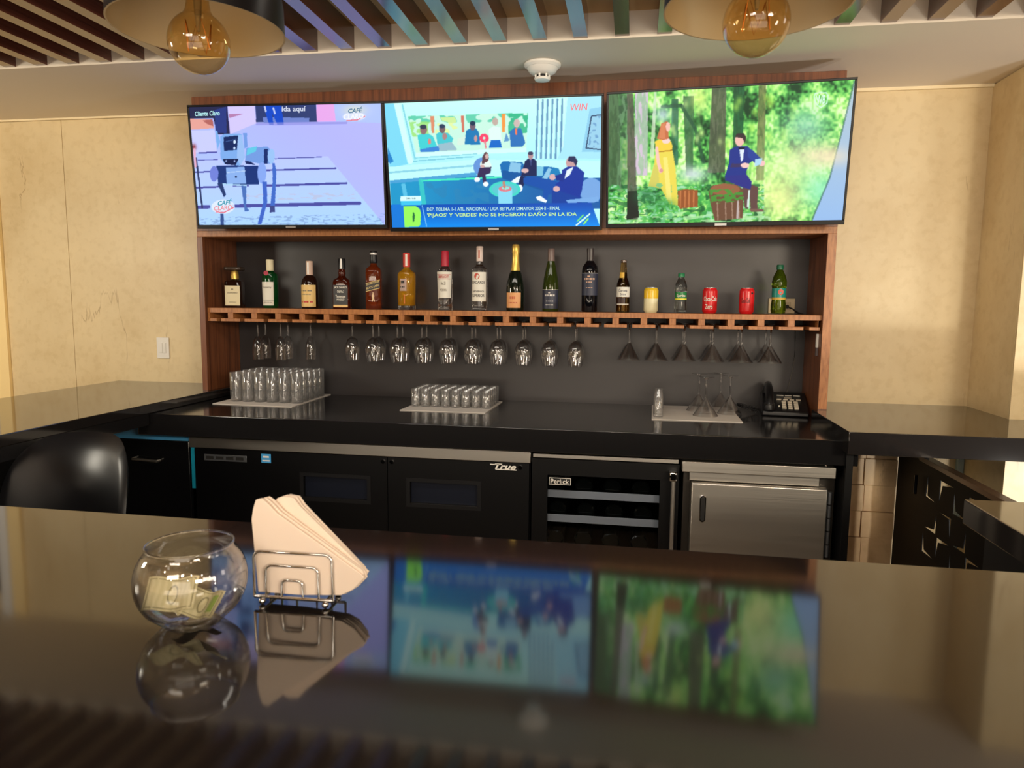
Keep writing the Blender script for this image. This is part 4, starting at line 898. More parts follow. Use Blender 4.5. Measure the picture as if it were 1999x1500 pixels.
# 5 tall square whisky, slanted label
t = bottle('tall_whisky_bottle', 'tall square red-brown bottle with slanted black and gold label, fifth from the left panel', -1.279, yb,
           [(0, 0), (0.036, 0.001), (0.038, 0.006), (0.038, 0.188), (0.035, 0.2, 4.5), (0.021, 0.212, 2.5), (0.0155, 0.222, 2.0), (0.0155, 0.245, 2.0), (0, 0.245)], gl('red_brown_whisky', (176, 74, 34), tr=0.8), p=6.0, rz=0.22)
cap(t, [(0.0158, 0.226), (0.0175, 0.228), (0.0185, 0.246), (0.0172, 0.262), (0.0178, 0.284), (0.0155, 0.287), (0, 0.287)], LBLK)
cap(t, [(0.0183, 0.268), (0.0187, 0.270), (0.0187, 0.276), (0.0183, 0.278)], SILV, 'cap_band')
yl = -0.0388
l = obj('label', B().prism([(-0.034, 0.086), (0.034, 0.104), (0.034, 0.146), (-0.034, 0.128)], yl-0.0006, yl), LBLK, t, smooth=0)
b = B()
for (s, z0, h) in (('JOHNNIE WALKER', 0.121, 0.009), ('BLACK LABEL', 0.104, 0.010)):
    text_on(b, s, lambda a, q, z0=z0, h=h: (-0.031+0.062*a, yl-0.0012, z0+q*h+0.018*(a-0.5)+0.002), 0.012)
b.add([(-0.034, yl-0.001, 0.086), (0.034, yl-0.001, 0.104), (0.034, yl-0.001, 0.107), (-0.034, yl-0.001, 0.089)], [(0, 1, 2, 3)])
b.add([(-0.034, yl-0.001, 0.125), (0.034, yl-0.001, 0.143), (0.034, yl-0.001, 0.146), (-0.034, yl-0.001, 0.128)], [(0, 1, 2, 3)])
obj('lettering', b, ink('print_gold', 214, 186, 110), l, smooth=0, fix=False)
fig = B().prism([(-0.006, 0.038), (-0.002, 0.038), (0.001, 0.050), (0.005, 0.038), (0.009, 0.038), (0.005, 0.058), (0.007, 0.066), (0.002, 0.078), (0.004, 0.082), (-0.002, 0.084), (-0.001, 0.078), (-0.006, 0.066), (-0.003, 0.056)], yl-0.0009, yl)
obj('emblem', fig, ink('emblem_gold', 222, 190, 150), t, smooth=0)
# 6 golden tequila
t = bottle('tequila_bottle', 'golden yellow spirit bottle with red cap and thick clear base', -1.109, yb,
           [(0, 0.0205), (0.040, 0.0205), (0.042, 0.024), (0.0435, 0.168), (0.040, 0.182), (0.026, 0.192), (0.0165, 0.200), (0.015, 0.206), (0.015, 0.22), (0, 0.22)], gl('golden_tequila', (250, 178, 40), tr=0.7), p=2.4)
obj('base', B().lathe([(0, 0), (0.041, 0.0), (0.0425, 0.004), (0.042, 0.0203), (0, 0.0203)], 36, p=2.4), GLASS, t)
cap(t, [(0.0153, 0.208), (0.0178, 0.210), (0.0178, 0.274), (0.016, 0.277), (0, 0.277)], ink('cap_red', 206, 66, 56))
obj('tax_strip', B().patch(0.018, 0.018, 0.212, 0.27, -0.05, 0.5), LWHITE, t, smooth=60)
l = lab(t, 0.044, 0.044, 0.092, 0.15, 0.42, ink('label_mauve', 176, 150, 140), c=-0.15)
obj('emblem', B().patch(0.0442, 0.0442, 0.128, 0.142, -0.35, 0.05, off=0.001), INK, l, smooth=60)
bars(l, INK, [(0.044, 0.3, 0.108, 0.114, -0.15, 3)])
obj('emblem', B().patch(0.043, 0.0432, 0.03, 0.075, -0.05, 0.1, off=0.001), ink('print_orange', 200, 110, 40), t, smooth=60)
# 7 vodka
t = bottle('vodka_bottle', 'clear vodka bottle with white label and red cap', -0.914, yb,
           [(0, 0), (0.036, 0.001), (0.037, 0.004), (0.036, 0.022), (0.0335, 0.032), (0.0345, 0.05), (0.039, 0.186), (0.037, 0.195), (0.018, 0.206), (0.0155, 0.213), (0.0155, 0.235), (0, 0.235)], GLASS)
cap(t, [(0.0158, 0.211), (0.019, 0.213), (0.0185, 0.283), (0.016, 0.287), (0, 0.287)], ink('cap_crimson', 176, 34, 56))
l = lab(t, 0.0345, 0.0390, 0.060, 0.186, 1.2, LWHITE)
words(l, RED, [('SMIRNOFF', 0.0386, 0.7, 0.155, 0.168)])
obj('label_line', B().patch(0.0386, 0.0387, 0.150, 0.152, -1.0, 1.0, off=0.001), RED, l, smooth=60)
obj('label_line', B().patch(0.0389, 0.0389, 0.171, 0.173, -1.0, 1.0, off=0.001), RED, l, smooth=60)
words(l, INKG, [('No.21', 0.0372, 0.3, 0.122, 0.138), ('VODKA', 0.0365, 0.45, 0.092, 0.104)])
# 8 white rum
t = bottle('rum_bottle', 'clear rum bottle with white label, red emblem disc and white cap', -0.742, yb,
           [(0, 0), (0.036, 0.001), (0.038, 0.005), (0.0375, 0.03), (0.0375, 0.19), (0.036, 0.202), (0.019, 0.214), (0.016, 0.222), (0.015, 0.262), (0, 0.262)], GLASS)
cap(t, [(0.0153, 0.236), (0.0165, 0.238), (0.0165, 0.305), (0.0145, 0.308), (0, 0.308)], ink('cap_pale', 224, 206, 196))
obj('cap_mark', B().patch(0.0166, 0.0166, 0.25, 0.29, -0.2, 0.25), ink('cap_mark_red', 190, 110, 90), t, smooth=60)
l = lab(t, 0.0378, 0.0378, 0.045, 0.185, 1.15, LWHITE)
obj('emblem', B().add([(0.039*math.sin(-0.15+0.36*math.cos(a)), -0.039*math.cos(-0.15+0.36*math.cos(a)), 0.164+0.0145*math.sin(a)) for a in [2*PI*k/20 for k in range(20)]], [tuple(range(20))]), ink('emblem_red', 196, 70, 50), l, smooth=0)
words(l, INK, [('BACARDI', 0.0378, 0.85, 0.128, 0.142), ('CARTA BLANCA', 0.0378, 0.8, 0.088, 0.097), ('SUPERIOR', 0.0378, 0.85, 0.066, 0.080)])
# 9 sparkling wine
t = bottle('sparkling_wine_bottle', 'dark sparkling wine bottle with gold foil neck and orange label', -0.566, yb,
           [(0, 0), (0.041, 0.001), (0.043, 0.008), (0.044, 0.10), (0.0415, 0.13), (0.030, 0.175), (0.0185, 0.205), (0.0155, 0.235), (0.0145, 0.28), (0, 0.28)], GGLASS)
cap(t, [(0.0235, 0.192), (0.0195, 0.21), (0.0175, 0.235), (0.0165, 0.274), (0.0182, 0.278), (0.0185, 0.304), (0.015, 0.316), (0, 0.318)], ink('gold_foil_bright', 232, 196, 96, 0.28, 0.55), 'foil')
l = lab(t, 0.0438, 0.0440, 0.016, 0.088, 0.9, ink('label_orange', 222, 160, 104), c=-0.12)
bars(l, ink('print_rust', 190, 96, 60), [(0.044, 0.35, 0.058, 0.070, -0.12, 3), (0.044, 0.5, 0.038, 0.043, -0.12, 6)])
# 10 sloping-shoulder wine
t = bottle('white_wine_bottle', 'slender green wine bottle with sloping shoulders and low dark label', -0.395, yb,
           [(0, 0), (0.037, 0.001), (0.039, 0.006), (0.039, 0.11), (0.035, 0.15), (0.022, 0.215), (0.0155, 0.242), (0.0145, 0.285), (0, 0.285)], gl('olive_glass', (62, 76, 24), tr=0.55))
cap(t, [(0.0170, 0.238), (0.0158, 0.262), (0.0162, 0.292), (0.014, 0.297), (0, 0.297)], ink('capsule_grey', 116, 98, 92, 0.35), 'capsule')
NAVY = ink('label_navy', 44, 48, 66)
l = lab(t, 0.0392, 0.0392, 0.014, 0.104, 1.25, NAVY)
obj('label_line', B().patch(0.0393, 0.0393, 0.102, 0.104, -1.25, 1.25, off=0.001), SILV, l, smooth=60)
bars(l, SILV, [(0.0392, 0.62, 0.073, 0.081, 0, 6), (0.0392, 0.2, 0.086, 0.090, 0, 1), (0.0392, 0.45, 0.048, 0.051, 0, 4), (0.0392, 0.5, 0.030, 0.034, 0, 5)])
# 11 bordeaux bottle
t = bottle('red_wine_bottle', 'dark high-shouldered red wine bottle with dark upper label and black capsule', -0.21, yb,
           [(0, 0), (0.035, 0.001), (0.037, 0.006), (0.0385, 0.19), (0.035, 0.212), (0.022, 0.230), (0.0155, 0.240), (0.0145, 0.285), (0, 0.285)], mat('black_wine_glass', S(10, 11, 16), 0.06))
cap(t, [(0.0163, 0.236), (0.0158, 0.262), (0.0175, 0.288), (0.0165, 0.297), (0, 0.299)], ink('capsule_dark', 60, 54, 54, 0.3), 'capsule')
l = lab(t, 0.0378, 0.0385, 0.078, 0.182, 1.3, NAVY)
obj('label_line', B().patch(0.0386, 0.0386, 0.180, 0.182, -1.3, 1.3, off=0.001), SILV, l, smooth=60)
bars(l, ink('print_copper', 214, 170, 140), [(0.0385, 0.66, 0.150, 0.158, 0, 6), (0.0385, 0.25, 0.164, 0.169, 0, 1), (0.0385, 0.4, 0.138, 0.142, 0, 3), (0.0385, 0.4, 0.112, 0.115, 0, 4)])
# 12 clear beer bottle
t = bottle('beer_bottle', 'clear glass beer bottle with golden beer, white label and silver crown cap', -0.054, yb,
           [(0, 0), (0.029, 0.001), (0.031, 0.006), (0.031, 0.118), (0.028, 0.138), (0.018, 0.162), (0.0165, 0.19), (0.0125, 0.236), (0, 0.236)], gl('pale_beer_glass', (240, 200, 120), tr=1.0))
obj('beer', B().lathe([(0, 0.004), (0.0285, 0.006), (0.0285, 0.118), (0.0255, 0.137), (0.0155, 0.162), (0.0145, 0.185), (0, 0.185)], 28), mat('beer_liquid', S(222, 150, 30), 0.1, trans=0.5), t)
cap(t, [(0.0128, 0.230), (0.0165, 0.232), (0.0158, 0.241), (0.012, 0.2435), (0, 0.2435)], CHROME)
l = lab(t, 0.0313, 0.0313, 0.072, 0.118, 1.2, LWHITE)
words(l, ink('print_navy', 40, 44, 80), [('Corona', 0.0313, 0.65, 0.094, 0.110), ('Extra', 0.0313, 0.4, 0.080, 0.090)])
obj('lower_label', B().patch(0.0313, 0.0313, 0.034, 0.068, -1.0, 0.35), ink('label_brown', 50, 26, 20), t, smooth=60)
obj('lower_line', B().patch(0.0313, 0.0313, 0.036, 0.041, -1.0, 1.0, off=0.001), LWHITE, t, smooth=60)
obj('neck_label', B().patch(0.0182, 0.0168, 0.155, 0.186, -1.3, 0.25), ink('label_yellow', 222, 176, 60), t, smooth=60)
# cans
def can(label, x, c_body, c_top):
    t = thing('drink_can', label, 'can', (x, yb, ZS+0.0003), 0, 'bottles and cans on the shelf')
    obj('body', B().lathe([(0, 0.003), (0.024, 0.002), (0.026, 0.0), (0.0325, 0.010), (0.0332, 0.014), (0.0332, 0.101), (0.0325, 0.105), (0.0275, 0.114), (0.0275, 0.1155)], 36), c_body, t, smooth=50)
    obj('lid', B().lathe([(0.0277, 0.1156), (0.0277, 0.118), (0.0262, 0.118), (0.0255, 0.1145), (0, 0.1145)], 32), c_top, t, smooth=40)
    return t
RCAN = ink('can_red', 206, 30, 34, 0.25)
t = can('yellow and white drink can between the beer and the small green-capped bottle', 0.076, ink('can_white', 226, 218, 176, 0.3), GREYM)
obj('upper_band', B().lathe([(0.0335, 0.066), (0.0335, 0.102), (0.0328, 0.1055), (0.0279, 0.1142)], 36), ink('can_yellow', 232, 190, 44, 0.25), t, smooth=50)
t = can('red cola can with large white script lettering, left of the other red can', 0.342, RCAN, ink('can_lid', 200, 190, 186, 0.3, 0.8))
b = B()
curved_text(b, 'Coca-Cola', 0.0334, -0.95, 0.95, 0.056, 0.078, 0.012, slope=0.0)
curved_text(b, 'Zero', 0.0334, -0.7, 0.3, 0.020, 0.042, 0.012)
obj('lettering', b, LWHITE, t, smooth=0, fix=False)
t = can('red cola can with small dark lettering beside the large green bottle', 0.505, RCAN, ink('can_lid_b', 200, 190, 186, 0.3, 0.8))
b = B(); curved_text(b, 'Coca-Cola', 0.0334, -0.85, 0.35, 0.050, 0.072, 0.02)
obj('lettering', b, ink('print_dark_red', 110, 14, 18), t, smooth=0, fix=False)
b = B(); b.patch(0.0334, 0.0334, 0.090, 0.097, 0.45, 0.75, off=0.001); obj('can_mark', b, INK, t, smooth=60)
# PET bottles
def pet(name, label, x, h, r, gm_, capm, bandm, text_, txm):
    k = h/0.222
    prof = [(0, 0.008*k), (r*0.5, 0.002), (r*0.9, 0.003), (r, 0.018*k), (r, 0.045*k), (r*0.90, 0.066*k), (r*0.92, 0.074*k), (r*0.92, 0.116*k), (r, 0.126*k), (r, 0.148*k), (r*0.8, 0.172*k), (r*0.5, 0.192*k), (0.0125, 0.200*k), (0.0125, 0.204*k), (0, 0.204*k)]
    t = bottle(name, label, x, yb, prof, gm_)
    cap(t, [(0.0128, 0.200*k), (0.0152, 0.201*k), (0.0152, 0.219*k), (0.0135, h), (0, h)], capm)
    l = lab(t, r*0.925, r*0.925, 0.074*k, 0.118*k, 3.1, bandm)
    if text_: words(l, txm, [(text_, r*0.925, 0.8, 0.086*k, 0.106*k)])
    return t, l
GCAP = ink('cap_green', 30, 120, 74, 0.35)
t, l = pet('lemon_soda_bottle', 'small clear plastic bottle with green cap and green label, left of the red cans', 0.211, 0.182, 0.0285, gl('pet_clear', (232, 240, 236)), GCAP, ink('label_green', 26, 126, 66, 0.3), 'Sprite', LWHITE)
obj('label_stripe', B().patch(0.0264, 0.0264, 0.062, 0.068, -1.5, 1.5, off=0.0009), ink('stripe_yellow', 230, 220, 60), l, smooth=60)
t, l = pet('ginger_ale_bottle', 'larger green plastic bottle with teal label and red emblem at the right end', 0.644, 0.222, 0.0325, gl('pet_green', (120, 150, 30), tr=0.9), ink('cap_dark_green', 24, 92, 62, 0.35), ink('label_teal', 26, 130, 116, 0.3), '', None)
obj('emblem', B().add([(0.0312*math.sin(0.1+0.4*math.cos(a)), -0.0312*math.cos(0.1+0.4*math.cos(a)), 0.100+0.013*math.sin(a)) for a in [2*PI*q/20 for q in range(20)]], [tuple(range(20))]), ink('emblem_red_b', 204, 90, 66), l, smooth=0)
obj('label_stripe', B().patch(0.0301, 0.0301, 0.066, 0.076, -1.5, 1.5, off=0.0009), ink('stripe_gold', 200, 160, 60), l, smooth=60)

# wall outlet behind the last bottle, its cable and the small sensor
t = thing('wall_outlet', 'cream double wall outlet on the grey back behind the large green bottle', 'outlet', (0.69, YN, 1.44))
obj('cover_plate', B().box(0.632, 0.752, YN-0.008, YN-0.0005, 1.407, 1.478), ink('outlet_cream', 214, 196, 156), t, bevel=0.002, world=True)
for x in (0.652, 0.697):
    obj('socket', B().box(x, x+0.036, YN-0.010, YN-0.0078, 1.425, 1.461), ink('outlet_ivory', 196, 178, 138), t, bevel=0.001, world=True)
o = obj('power_cable', B().tube([(0.715, YN-0.012, 1.440), (0.74, YN-0.014, 1.430), (0.77, YN-0.012, 1.41), (0.79, YN-0.010, 1.4062)], 0.003, 8).tube([(0.715, YN-0.0115, 1.44), (0.715, YN-0.022, 1.44)], 0.009, 10), DARK, None, loc=(0.75, 3.6, 1.41), world=True)
tag(o, 'short black cable plugged into the outlet behind the green bottle', 'cable')
t = thing('wall_sensor', 'slim white strip sensor under the right end of the glass rack', 'sensor', (0.80, 3.36, 1.3))
obj('white_strip', B().box(0.797, 0.8065, 3.345, 3.362, 1.262, 1.322), WHITE, t, bevel=0.001, world=True)
obj('lower_box', B().box(0.797, 0.8065, 3.345, 3.362, 1.225, 1.261), ink('sensor_grey', 96, 84, 84), t, bevel=0.001, world=True)

# ------------------------------------------------------------------ stemware in the rack
def wine_glass():
    t = thing('hanging_wine_glass', '', 'glass', (0, 0, 0), group='wine glasses hanging in the rack')
    t.rotation_euler = (PI, 0, 0)
    out = [(0.0045, 0.094), (0.012, 0.098), (0.026, 0.110), (0.036, 0.130), (0.0395, 0.152), (0.038, 0.178), (0.034, 0.204), (0.0315, 0.218)]
    inn = [(r-0.0016, z) for r, z in reversed(out[2:])] + [(0.010, 0.1015), (0, 0.1005)]
    obj('bowl', B().lathe([(0, 0.0935)]+out+inn, 28), TGLASS, t, smooth=60)
    obj('stem', B().lathe([(0, 0.006), (0.008, 0.0065), (0.0042, 0.014), (0.0036, 0.05), (0.0045, 0.0932), (0, 0.0932)], 14), GLASS, t, smooth=60)
    obj('foot', B().lathe([(0, 0), (0.033, 0.0), (0.0335, 0.0015), (0.012, 0.0045), (0, 0.0058)], 28), GLASS, t, smooth=60)
    return t
def flute_glass():
    t = thing('hanging_flute_glass', '', 'glass', (0, 0, 0), group='flute glasses hanging in the rack')
    t.rotation_euler = (PI, 0, 0)
    out = [(0.0045, 0.100), (0.012, 0.106), (0.021, 0.122), (0.0265, 0.148), (0.0285, 0.175), (0.0275, 0.205), (0.0265, 0.223)]
    inn = [(r-0.0015, z) for r, z in reversed(out[1:])] + [(0, 0.107)]
    obj('bowl', B().lathe([(0, 0.0995)]+out+inn, 26), TGLASS, t, smooth=60)
    obj('stem', B().lathe([(0, 0.006), (0.008, 0.0065), (0.0042, 0.014), (0.0036, 0.05), (0.0045, 0.0992), (0, 0.0992)], 14), GLASS, t, smooth=60)
    obj('foot', B().lathe([(0, 0), (0.030, 0.0), (0.0305, 0.0015), (0.012, 0.0045), (0, 0.0058)], 26), GLASS, t, smooth=60)
    return t
def martini_glass():
    t = thing('hanging_martini_glass', '', 'glass', (0, 0, 0), group='martini glasses hanging in the rack')
    t.rotation_euler = (PI, 0, 0)
    out = [(0.005, 0.098), (0.008, 0.101), (0.0545, 0.174), (0.056, 0.176)]
    inn = [(0.0545, 0.176), (0.0525, 0.1735), (0.0065, 0.1035), (0, 0.102)]
    obj('bowl', B().lathe([(0, 0.0978)]+out+inn, 32), TGLASS, t, smooth=30)
    obj('stem', B().lathe([(0, 0.006), (0.008, 0.0065), (0.0042, 0.014), (0.0036, 0.05), (0.005, 0.0975), (0, 0.0975)], 14), GLASS, t, smooth=60)
    obj('foot', B().lathe([(0, 0), (0.034, 0.0), (0.0345, 0.0015), (0.012, 0.0045), (0, 0.0058)], 28), GLASS, t, smooth=60)
    return t
ORD = ['first', 'second', 'third', 'fourth', 'fifth', 'sixth', 'seventh', 'eighth', 'ninth', 'tenth']
ZF = 1.3530+0.0005
def hang(proto, slots, kind, ys):
    first = True; m_ = len(slots)
    for i, (k, n_) in enumerate(slots):
        use = [('front', ys[0]), ('rear', ys[1])] if n_ == 2 else [('single', ys[1] if k < 5 else (ys[0]+ys[1])/2)]
        for w_, y in use:
            lb = '%s %s hanging upside down in the %s of %s %s slots from the left' % (w_, kind, ORD[i], {3: 'three', 6: 'six', 10: 'ten'}[m_], kind.split()[0])
            loc = (gap0+k*pitch, y, ZF+0.0058)
            if first: o = proto; o.location = loc; o['label'] = lb; first = False
            else: dup(proto, loc, None, lb)
hang(flute_glass(), [(1, 2), (2, 2), (3, 1)], 'flute glass', (3.465, 3.545))
hang(wine_glass(), [(5, 1)]+[(k, 2) for k in range(6, 15)], 'wine glass', (3.445, 3.530))
hang(martini_glass(), [(k, 2) for k in range(16, 22)], 'martini glass', (3.428, 3.545))

# ------------------------------------------------------------------ mats and tumblers on the back counter
def mat_sheet(label, pts):
    cx_ = sum(p[0] for p in pts)/4; cy_ = sum(p[1] for p in pts)/4
    o = obj('bar_mat', B().prism([(p[0]-cx_, p[1]-cy_) for p in pts], 0, 0.003, 'z'), MAT_W, None, smooth=0, loc=(cx_, cy_, ZK+0.0004))
    return tag(o, label, 'mat', 'white mats on the back counter')
mat_sheet('white mat under the tall tumblers at the left end of the back counter', [(-1.992, 3.135), (-1.575, 3.12), (-1.590, 3.595), (-2.000, 3.585)])
mat_sheet('white mat under the short tumblers in the middle of the back counter', [(-1.055, 3.145), (-0.652, 3.146), (-0.645, 3.54), (-1.039, 3.53)])
mat_sheet('white mat under the upturned martini glasses near the telephone', [(0.089, 3.143), (0.472, 3.15), (0.475, 3.589), (0.10, 3.584)])
ZM = ZK+0.0036
def tumbler(r, h, wall, base, name):
    prof = [(0, 0), (r*0.93, 0), (r*0.96, 0.002), (r, h-0.001), (r-wall*0.5, h), (r-wall, h-0.001), (r*0.96-wall, base+0.002), (r*0.85, base), (0, base)]
    return mesh_of(B().lathe(prof, 24), name, WGLASS, 60)
me = tumbler(0.0300, 0.143, 0.0018, 0.010, 'tall_tumbler')
rows = ['front', 'second', 'third', 'fourth', 'back']
for j in range(5):
    for i in range(6):
        o = bpy.data.objects.new('tall_tumbler', me); COL.objects.link(o)
        o.location = (-1.930+0.064*i-0.003*j, 3.245+0.068*j, ZM)
        tag(o, 'tall clear tumbler on the left white mat, %s row, %s from the wood panel' % (rows[j], ORD[i]), 'glass', 'tall tumblers on the left mat')
me = tumbler(0.0225, 0.083, 0.0022, 0.014, 'short_tumbler')
for j in range(5):
    for i in range(8):
        o = bpy.data.objects.new('short_tumbler', me); COL.objects.link(o)
        o.location = (-1.022+0.0495*i, 3.285+0.050*j, ZM)
        tag(o, 'short clear tumbler on the middle white mat, %s row, %s from its left side' % (rows[j], ORD[i]), 'glass', 'short tumblers on the middle mat')
me = tumbler(0.0225, 0.098, 0.0022, 0.014, 'slim_tumbler')
for j in range(4):
    o = bpy.data.objects.new('slim_tumbler', me); COL.objects.link(o)
    o.location = (0.118+0.003*j, 3.215+0.078*j, ZM)
    tag(o, 'slim clear tumbler on the left edge of the right mat, %s from the front' % ORD[j], 'glass', 'slim tumblers on the right mat')
mg = None
for (x, y, lb) in ((0.312, 3.452, 'upturned martini glass on the right mat, rear left of the four'),
                   (0.445, 3.385, 'frontmost upturned martini glass of the pair at its right side on the right mat'),
                   (0.420, 3.525, 'rearmost upturned martini glass of the pair at its right side on the right mat'),
                   (0.330, 3.300, 'upturned martini glass nearest the front edge of the right mat')):
    if mg is None:
        mg = martini_glass(); mg.name = 'martini_glass'; mg['group'] = 'upturned martini glasses on the right mat'
        mg.location = (x, y, ZM+0.1762); mg['label'] = lb
    else: dup(mg, (x, y, ZM+0.1762), None, lb)

# ------------------------------------------------------------------ telephone
t = thing('telephone', 'black desk telephone with handset at the right end of the back counter', 'telephone', (0.70, 3.47, ZK+0.0005), -0.12)
b = B().prism([(-0.105, 0.0), (0.105, 0.0), (0.105, 0.085), (0.09, 0.088), (-0.105, 0.022)], -0.10, 0.10, 'x')
obj('base', b, RUB, t, bevel=0.006)
sl = math.atan2(0.066, 0.195)
def on_slope(u_, v_, h_):        # u across, v up the slope from the front edge, h above it
    return (u_, -0.105+v_*math.cos(sl)-h_*math.sin(sl), 0.022+v_*math.sin(sl)+h_*math.cos(sl))
def slab(u0, u1, v0, v1, h0, h1):
    vs = [on_slope(a, c, h) for h in (h0, h1) for (a, c) in ((u0, v0), (u1, v0), (u1, v1), (u0, v1))]
    return B().add(vs, [(0, 3, 2, 1), (4, 5, 6, 7), (0, 1, 5, 4), (1, 2, 6, 5), (2, 3, 7, 6), (3, 0, 4, 7)])
KEY = ink('key_grey', 206, 196, 176)
for r in range(4):
    for c in range(3):
        obj('key', slab(-0.012+c*0.026, 0.006+c*0.026, 0.030+r*0.021, 0.043+r*0.021, 0.0006, 0.005), KEY, t)
for r in range(1):
    for c in range(4):
        obj('function_key', slab(-0.032+c*0.028, -0.012+c*0.028, 0.120, 0.127, 0.0006, 0.004), KEY, t)
obj('badge', slab(0.0, 0.034, 0.138, 0.155, 0.0006, 0.002), ink('badge_grey', 150, 142, 128), t)
for c in range(3): obj('name_strip', slab(-0.03+c*0.036, 0.0+c*0.036, 0.166, 0.173, 0.0006, 0.002), LWHITE, t)
obj('message_lamp', slab(-0.028, -0.021, 0.05, 0.056, 0.0006, 0.004), LWHITE, t)
pts = [on_slope(-0.07, v_, h_) for v_, h_ in ((0.0, 0.030), (0.012, 0.045), (0.05, 0.052), (0.10, 0.055), (0.15, 0.052), (0.19, 0.045), (0.20, 0.030))]
hs = obj('handset', B().tube(pts, 0.017, 14), RUB, t, smooth=60)
for v_ in (0.012, 0.188):
    c_ = on_slope(-0.07, v_, 0.0)
    obj('earpiece', B().lathe([(0, 0.0), (0.024, 0.0), (0.026, 0.008), (0.022, 0.032), (0, 0.036)], 18, (c_[0], c_[1], c_[2]+0.001)), RUB, hs, smooth=60)
cpts = []
for k in range(121):
    s = k/120; a = s*2*PI*22
    cpts.append((-0.10-0.085*math.sin(PI*s)-0.02+0.006*math.cos(a), -0.115+0.11*s, 0.018+0.022*math.sin(PI*s)+0.006*math.sin(a)))
obj('coiled_cord', B().tube(cpts, 0.0022, 6), RUB, t, smooth=60)
o = obj('phone_line', B().tube([(0.725, 3.585, 0.955), (0.735, YN-0.006, 1.02), (0.755, YN-0.005, 1.12), (0.765, YN-0.005, 1.20), (0.762, YN-0.005, 1.30), (0.762, YN-0.006, 1.337)], 0.002, 8), ink('line_grey', 90, 86, 78), None, loc=(0.74, 3.6, 0.95), world=True)
tag(o, 'thin grey telephone line running down the grey back behind the telephone', 'cable')

# ------------------------------------------------------------------ on the bar: tip bowl and napkin holder
t = thing('glass_bowl', 'round clear glass fishbowl holding banknotes on the bar', 'bowl', (-0.612, 0.895, ZB+0.0004))
Rb = 0.0845; zc = 0.0700
out = [(0, 0.0), (0.036, 0.0), (0.042, 0.0015)]
for k in range(1, 20):
    a = math.radians(-50+k*5.2); q = (Rb*math.cos(a), zc+Rb*0.94*math.sin(a)+0.002)
    if q[1] > 0.006 and q[0] > 0.066: out.append(q)
top = out[-1]; out.append((0.0655, 0.1275)); 
inn = [(0.0640, 0.1280)] + [(r-0.0025, z) for r, z in reversed(out[3:-1])] + [(0.036, 0.008), (0, 0.0075)]
out = [(r*0.9, z*0.90) for r, z in out]; inn = [(r*0.9, z*0.90) for r, z in inn]
obj('bowl_wall', B().lathe(out+inn, 64), TGLASS, t, smooth=60)
obj('rim', B().tube([(0.0585*math.cos(2*PI*k/64), 0.0585*math.sin(2*PI*k/64), 0.1160) for k in range(64)], 0.0016, 8, True), GLASS, t, smooth=60)
NOTE = mat('banknote_paper', S(206, 196, 150), 0.8)
_tc_ = N(NOTE, 'ShaderNodeTexCoord'); _w = N(NOTE, 'ShaderNodeTexWave', i_Scale=38.0, i_Distortion=6.0, i_Detail=2.0); L(NOTE, _tc_.outputs['Object'], _w.inputs['Vector'])
_r = ramp(NOTE, [(0.2, S(202, 194, 154)), (0.8, S(212, 204, 166))]); L(NOTE, _w.outputs['Fac'], _r.inputs[0]); L(NOTE, _r.outputs[0], PB(NOTE).inputs['Base Color'])
NINK = ink('note_ink', 152, 146, 112)
def note(label, loc, w_, h_, rz, tilt, curl, bandc=None):
    t = thing('banknote', label, 'banknote', loc, rz, 'banknotes in the glass bowl')
    def f(s, q, up=0.0):
        x = (s-0.5)*w_; y = (q-0.5)*h_
        z = curl*(x*x)*14 + 0.005*math.sin(s*9) + up
        return (x, y*math.cos(tilt)-z*math.sin(tilt), y*math.sin(tilt)+z*math.cos(tilt))
    n_, k_ = 16, 8
    b = B(); b.add([f(i/n_, j/k_) for j in range(k_+1) for i in range(n_+1)], [(j*(n_+1)+i, j*(n_+1)+i+1, (j+1)*(n_+1)+i+1, (j+1)*(n_+1)+i) for j in range(k_) for i in range(n_)])
    obj('paper', b, NOTE, t, smooth=60, fix=False)
    b = B()
    def quad(s0, s1, q0, q1, n2=8):
        vs = [f(s0+(s1-s0)*i/n2, q, 0.0004) for q in (q0, q1) for i in range(n2+1)]
        b.add(vs, [(i, i+1, i+n2+2, i+n2+1) for i in range(n2)])
    quad(0.04, 0.96, 0.06, 0.09); quad(0.04, 0.96, 0.91, 0.94); quad(0.04, 0.06, 0.09, 0.91, 2); quad(0.94, 0.96, 0.09, 0.91, 2)
    vs = [f(0.5+0.10*math.cos(a), 0.5+0.30*math.sin(a), 0.0006) for a in [2*PI*i/16 for i in range(16)]]
    vi = [f(0.5+0.075*math.cos(a), 0.5+0.24*math.sin(a), 0.0006) for a in [2*PI*i/16 for i in range(16)]]
    b.add(vs+vi, [(i, (i+1) % 16, 16+(i+1) % 16, 16+i) for i in range(16)])
    obj('print', b, NINK, t, smooth=0, fix=False)
    if bandc:
        b = B(); quad(0.70, 0.92, 0.2, 0.8); obj('coloured_print', b, bandc, t, smooth=0, fix=False)
    return t
note('pale banknote leaning up on the left side inside the glass bowl', (-0.635, 0.883, ZB+0.045), 0.070, 0.048, 0.25, 0.85, 0.25)
note('banknote with green and yellow print lying low on the right inside the bowl', (-0.593, 0.888, ZB+0.032), 0.066, 0.042, -0.15, 0.70, 0.30, ink('note_green', 150, 176, 90))
note('folded banknote lying under the other two in the bowl', (-0.615, 0.905, ZB+0.021), 0.060, 0.042, 0.9, 0.18, 0.25)

